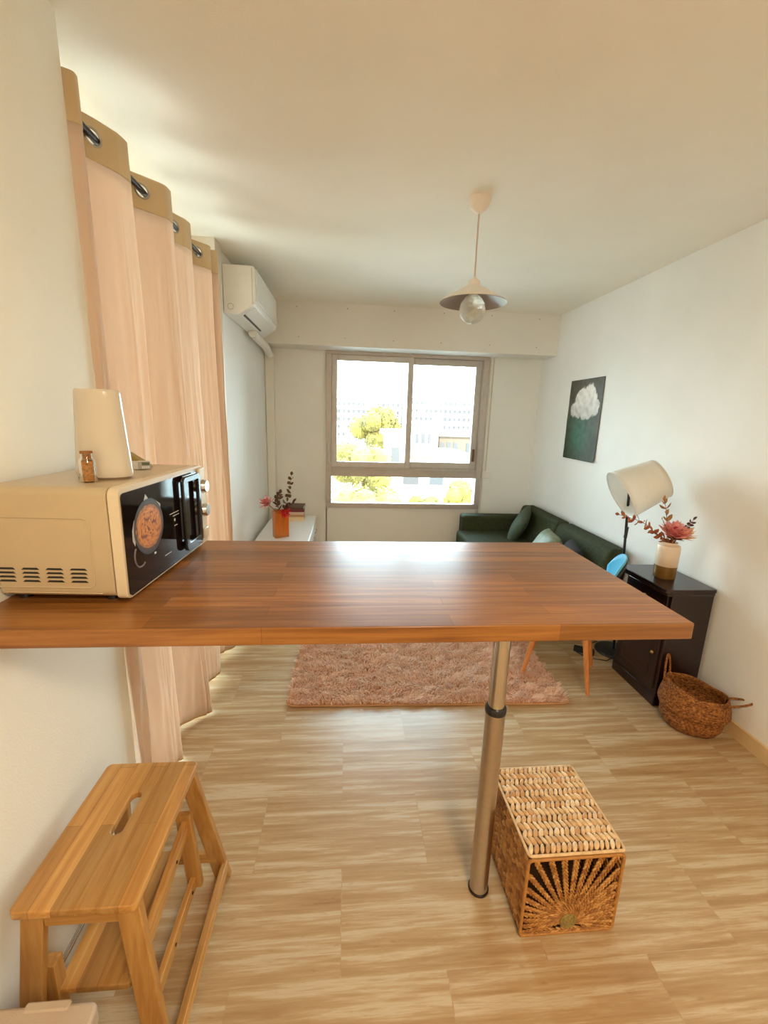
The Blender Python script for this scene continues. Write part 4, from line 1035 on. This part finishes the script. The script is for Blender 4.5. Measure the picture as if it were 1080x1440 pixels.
flower('red_flower', 'red flower hanging over the front of the orange vase', OV, [(.02,-.006,.03), (.022,-.012,.20), (.034,-.036,.218), (.040,-.052,.198)], .040, M_redp, M_stem, M_pink, 25, 26, 1.2)
for o_ in list(COL.objects):
    if o_.parent is None and (o_.location - Vector(OV)).length < 1e-4: o_.scale = (1.2, 1.2, 1.12)
cols = [(srgb(238,214,176), 'lowest and thickest book, pale orange-cream, in the stack on the white sideboard', .030, .0), (srgb(206,150,110), 'tan book second from the bottom of the sideboard stack', .018, .03),
        (srgb(228,200,176), 'cream book third from the bottom of the sideboard stack', .020, -.02), (srgb(120,44,44), 'dark red book near the top of the sideboard stack', .018, .04), (srgb(92,56,36), 'brown book topmost on the sideboard stack', .016, -.05)]
z = SB
for i, (c_, lb, t_, rz) in enumerate(cols):
    t_ *= 1.3
    bkk = thing('book', lb, 'book', (-.50, 4.24, z), math.radians(2)+rz, 'books stacked on the sideboard')
    cm = mat('book_cover_%s' % 'abcde'[i], c_, .5)
    bm = B(); box(bm, -.09, .09, -.11, .11, 0, .002); box(bm, -.09, .09, -.11, .11, t_-.0025, t_-.0005); box(bm, -.09, .09, -.11, -.107, 0, t_-.0005)
    mobj('cover', bm, cm, bkk); mobj('pages', box(B(), -.087, .087, -.1065, .107, .002, t_-.0026), mat('paper_pages', (.75,.68,.55), .8), bkk)
    z += t_

# ------------------------------------------------------------------ outdoors: seen through the far window
GZ = -11.0
slab('ground', mat('pale_ground', (.30,.28,.25), .9, var=.2, nscale=.2), (-160, 200, 6, 300, GZ-.5, GZ))
M_fol = mat('sunny_foliage', (.115,.083,.006), .8, var=.5, nscale=1.2)
M_fol2 = mat('sunny_foliage_light', (.145,.108,.012), .8, var=.5, nscale=1.2)
M_bark = mat('bark', (.2,.14,.1), .9)
def tree(label, x, y, ztop, r, seed, m, nleaf=5200, sq=1.0):
    rnd = random.Random(seed); t = thing('tree', label, 'tree', (x, y, GZ), 0, 'trees outside the window')
    zc = ztop-GZ-r*sq
    bm = B(); tube(bm, [(0,0,0), (.1,0,zc*.6), (0,0,zc)], [r*.12, r*.09, r*.05], 10); mobj('trunk', bm, M_bark, t, smooth=True)
    bm = B(); cl = []
    for i in range(16):
        a = rnd.uniform(0, 2*PI); b2 = rnd.uniform(-.7, 1); k = rnd.uniform(.3, .62)
        cl.append((Vector((math.cos(a)*k*r, math.sin(a)*k*r, zc + b2*r*.5*sq)), r*rnd.uniform(.35, .5)))
    for i in range(nleaf):
        c, rr = cl[rnd.randrange(len(cl))]
        d = Vector((rnd.gauss(0,1), rnd.gauss(0,1), rnd.gauss(0,1))).normalized()
        p = c + d*rr*rnd.uniform(.75, 1.05); s = r*rnd.uniform(.030, .055)
        u = Vector((rnd.gauss(0,1), rnd.gauss(0,1), rnd.gauss(0,1))).normalized(); w = u.cross(d+u*.3+Vector((.01,.02,0))).normalized()
        bm.faces.new([bm.verts.new(p+u*s), bm.verts.new(p+w*s*.7), bm.verts.new(p-u*s), bm.verts.new(p-w*s*.7)])
    for c, rr in cl: ellip(bm, c, rr*.86, rr*.86, rr*.86, None, 8, 6)
    mobj('foliage', bm, m, t)
def ray(u, v, Y):
    c = Vector((u-540, 720-v, 609)); w = RM.transposed() @ c; k = Y/w.y
    return Vector((w.x*k, Y, H+w.z*k))
def camR(p, y, r):
    cp, sp, cy, sy, cr, sr = math.cos(p), math.sin(p), math.cos(y), math.sin(y), math.cos(r), math.sin(r)
    f = Vector((sy*cp, cy*cp, -sp)); rt = Vector((cy, -sy, 0)); up = rt.cross(f)
    return Matrix((cr*rt+sr*up, -sr*rt+cr*up, f))
RM = camR(math.radians(12.40), math.radians(5.12), math.radians(1.80))
tree('large round yellow-green tree with the tallest crown outside the window', 2.15, 34, 2.9, 2.15, 1, M_fol, 6500, 1.1)
tree('bushy yellow tree low in the left of the window, before the tall one', .75, 23, .45, 1.75, 2, M_fol2)
tree('yellow-green crown below the tall tree, behind the lower left pane', .9, 17.5, -.95, 1.7, 3, M_fol2)
tree('small low crown seen in the middle of the lower pane', 3.7, 20.5, -1.85, 1.0, 4, M_fol)
tree('small low crown at the right end of the lower pane', 7.1, 26, -2.05, 1.3, 5, M_fol2)
M_bld = mat('white_render', (.50,.46,.40), .8, var=.05, nscale=.3)
M_bld2 = mat('cream_render', (.42,.37,.31), .8, var=.05, nscale=.3)
M_bldo = mat('pale_orange_render', (.085,.05,.028), .8, var=.05, nscale=.3)
M_win = mat('dark_window', (.026,.021,.020), .4)
M_bal = mat('balcony_render', (.070,.052,.042), .8)
def building(name, label, x0, x1, y, zt, dep, floors, cols_, m, bal=True, seed=0):
    rnd = random.Random(seed); t = thing(name, label, 'building', ((x0+x1)/2, y, GZ)); w = (x1-x0)/2; h = zt-GZ
    mobj('walls', box(B(), -w, w, 0, dep, 0, h), m, t)
    mobj('roof', box(B(), -w-.3, w+.3, -.3, dep+.3, h, h+.35), M_bal, t)
    fh = 3.0
    for f in range(floors):
        z1 = h-.6-f*fh
        if z1 < 2: break
        bm = B()
        for c in range(cols_):
            if rnd.random() < .12: continue
            xc = -w + (c+.5)*2*w/cols_; ww = w/cols_*rnd.uniform(.45, .7)
            box(bm, xc-ww, xc+ww, -.06, .05, z1-1.5, z1-.2)
        wn = mobj('window_row', bm, M_win, t)
        if bal: mobj('balcony', box(B(), -w+.4, w-.4, -1.1, 0, z1-2.55, z1-1.75), m, t)
building('apartment_building', 'long pale apartment block with rows of balconies on the skyline right of the tree', 22, 52, 170, 8.6, 12, 5, 16, M_bld, seed=1)
building('apartment_building', 'pale apartment block on the skyline behind the tall tree, left half of window', -14, 21, 176, 7.6, 12, 5, 18, M_bld, seed=2)
building('house', 'low cream house before the apartment blocks, right half of window', 9.2, 12.6, 60, .2, 8, 2, 4, M_bld2, False, 3)
building('house', 'low white house beside the tall tree, just left of the window mullion', 2.6, 3.75, 28.5, .38, 2.6, 1, 1, M_bld, False, 4)
building('house', 'low pale orange house at the right edge of the window', 13.2, 18, 62, -1.0, 8, 2, 5, M_bldo, False, 5)
building('annex', 'flat white annex roof filling the bottom right of the window', 4.2, 11, 36, -1.9, 10, 1, 3, M_bld, False, 6)
for x, y, z0_, hh, lb in ((27, 175, 8.96, 4.5, 'rooftop antenna on the right skyline block, nearer the window mullion'), (13, 180, 7.96, 4.5, 'rooftop antenna on the left skyline block above the tall tree'), (2, 180, 7.96, 6, 'rooftop antenna furthest left on the skyline'), (42, 175, 8.96, 4.5, 'rooftop antenna furthest right on the skyline')):
    an = thing('antenna', lb, 'antenna', (x, y, z0_))
    bm = B(); tube(bm, [(0,0,0), (0,0,hh)], .10, 6); mobj('mast', bm, M_win, an)
    bm = B(); box(bm, -1.2, 1.2, -.06, .06, hh-.8, hh-.65); mobj('crossbar', bm, M_win, an)

# ------------------------------------------------------------------ light
w = bpy.data.worlds.new('sky'); S.world = w; w.use_nodes = True; nt = w.node_tree
bg = nt.nodes['Background']
tc = N(nt, 'ShaderNodeTexCoord'); sp = N(nt, 'ShaderNodeSeparateXYZ'); nt.links.new(tc.outputs['Generated'], sp.inputs[0])
r = ramp(nt, [(0, (.60,.66,.62)), (.49, (.74,.86,.86)), (.53, (.76,.95,1.0)), (1, (.40,.76,1.0))])
ma = N(nt, 'ShaderNodeMath', operation='MULTIPLY_ADD'); ma.inputs[1].default_value = .5; ma.inputs[2].default_value = .5
nt.links.new(sp.outputs['Z'], ma.inputs[0]); nt.links.new(ma.outputs[0], r.inputs[0]); nt.links.new(r.outputs[0], bg.inputs['Color'])
bg.inputs['Strength'].default_value = 9.0
def area(name, loc, rot, sx, sy, energy, col, portal=False):
    l = bpy.data.lights.new(name, 'AREA'); l.shape = 'RECTANGLE'; l.size = sx; l.size_y = sy; l.energy = energy; l.color = col
    o = bpy.data.objects.new(name, l); link(o); o.location = loc; o.rotation_euler = rot
    if portal: l.cycles.is_portal = True
    return o
area('window_portal', ((WX0+WX1)/2, YB+.22, (WZ0+WZ1)/2), (-PI/2, 0, 0), WX1-WX0, WZ1-WZ0, 1, (1,1,1), True)
area('door_portal', (XL-.28, (DY0+DY1)/2, DZ/2), (0, -PI/2, 0), DZ, DY1-DY0, 1, (1,1,1), True)
sun = bpy.data.lights.new('sun', 'SUN'); sun.energy = 6; sun.angle = math.radians(.6); sun.color = (1, .93, .80)
so_ = bpy.data.objects.new('sun', sun); link(so_); so_.rotation_euler = (math.radians(48), 0, math.radians(25))
# warm ceiling lamp of the kitchen, behind the camera
area('kitchen_ceiling_light', (.55, -.75, 2.46), (0, 0, 0), .5, .5, 20, (1, .82, .58))

# ------------------------------------------------------------------ camera and view
cam = bpy.data.cameras.new('camera'); co = bpy.data.objects.new('camera', cam); link(co)
cam.sensor_fit = 'HORIZONTAL'; cam.sensor_width = 36; cam.lens = 609/1080*36; cam.clip_start = .02; cam.clip_end = 500
r2, u2, f2 = RM[0], RM[1], RM[2]
co.matrix_world = Matrix(((r2.x, u2.x, -f2.x, 0), (r2.y, u2.y, -f2.y, 0), (r2.z, u2.z, -f2.z, H), (0, 0, 0, 1)))
S.camera = co
vs = S.view_settings; S.display_settings.display_device = 'sRGB'
vs.view_transform = 'Standard'; vs.look = 'None'; vs.gamma = 1; vs.use_curve_mapping = False; vs.exposure = 1.38
S.cycles.max_bounces = 14; S.cycles.diffuse_bounces = 8; S.cycles.transparent_max_bounces = 16; S.cycles.sample_clamp_indirect = 8
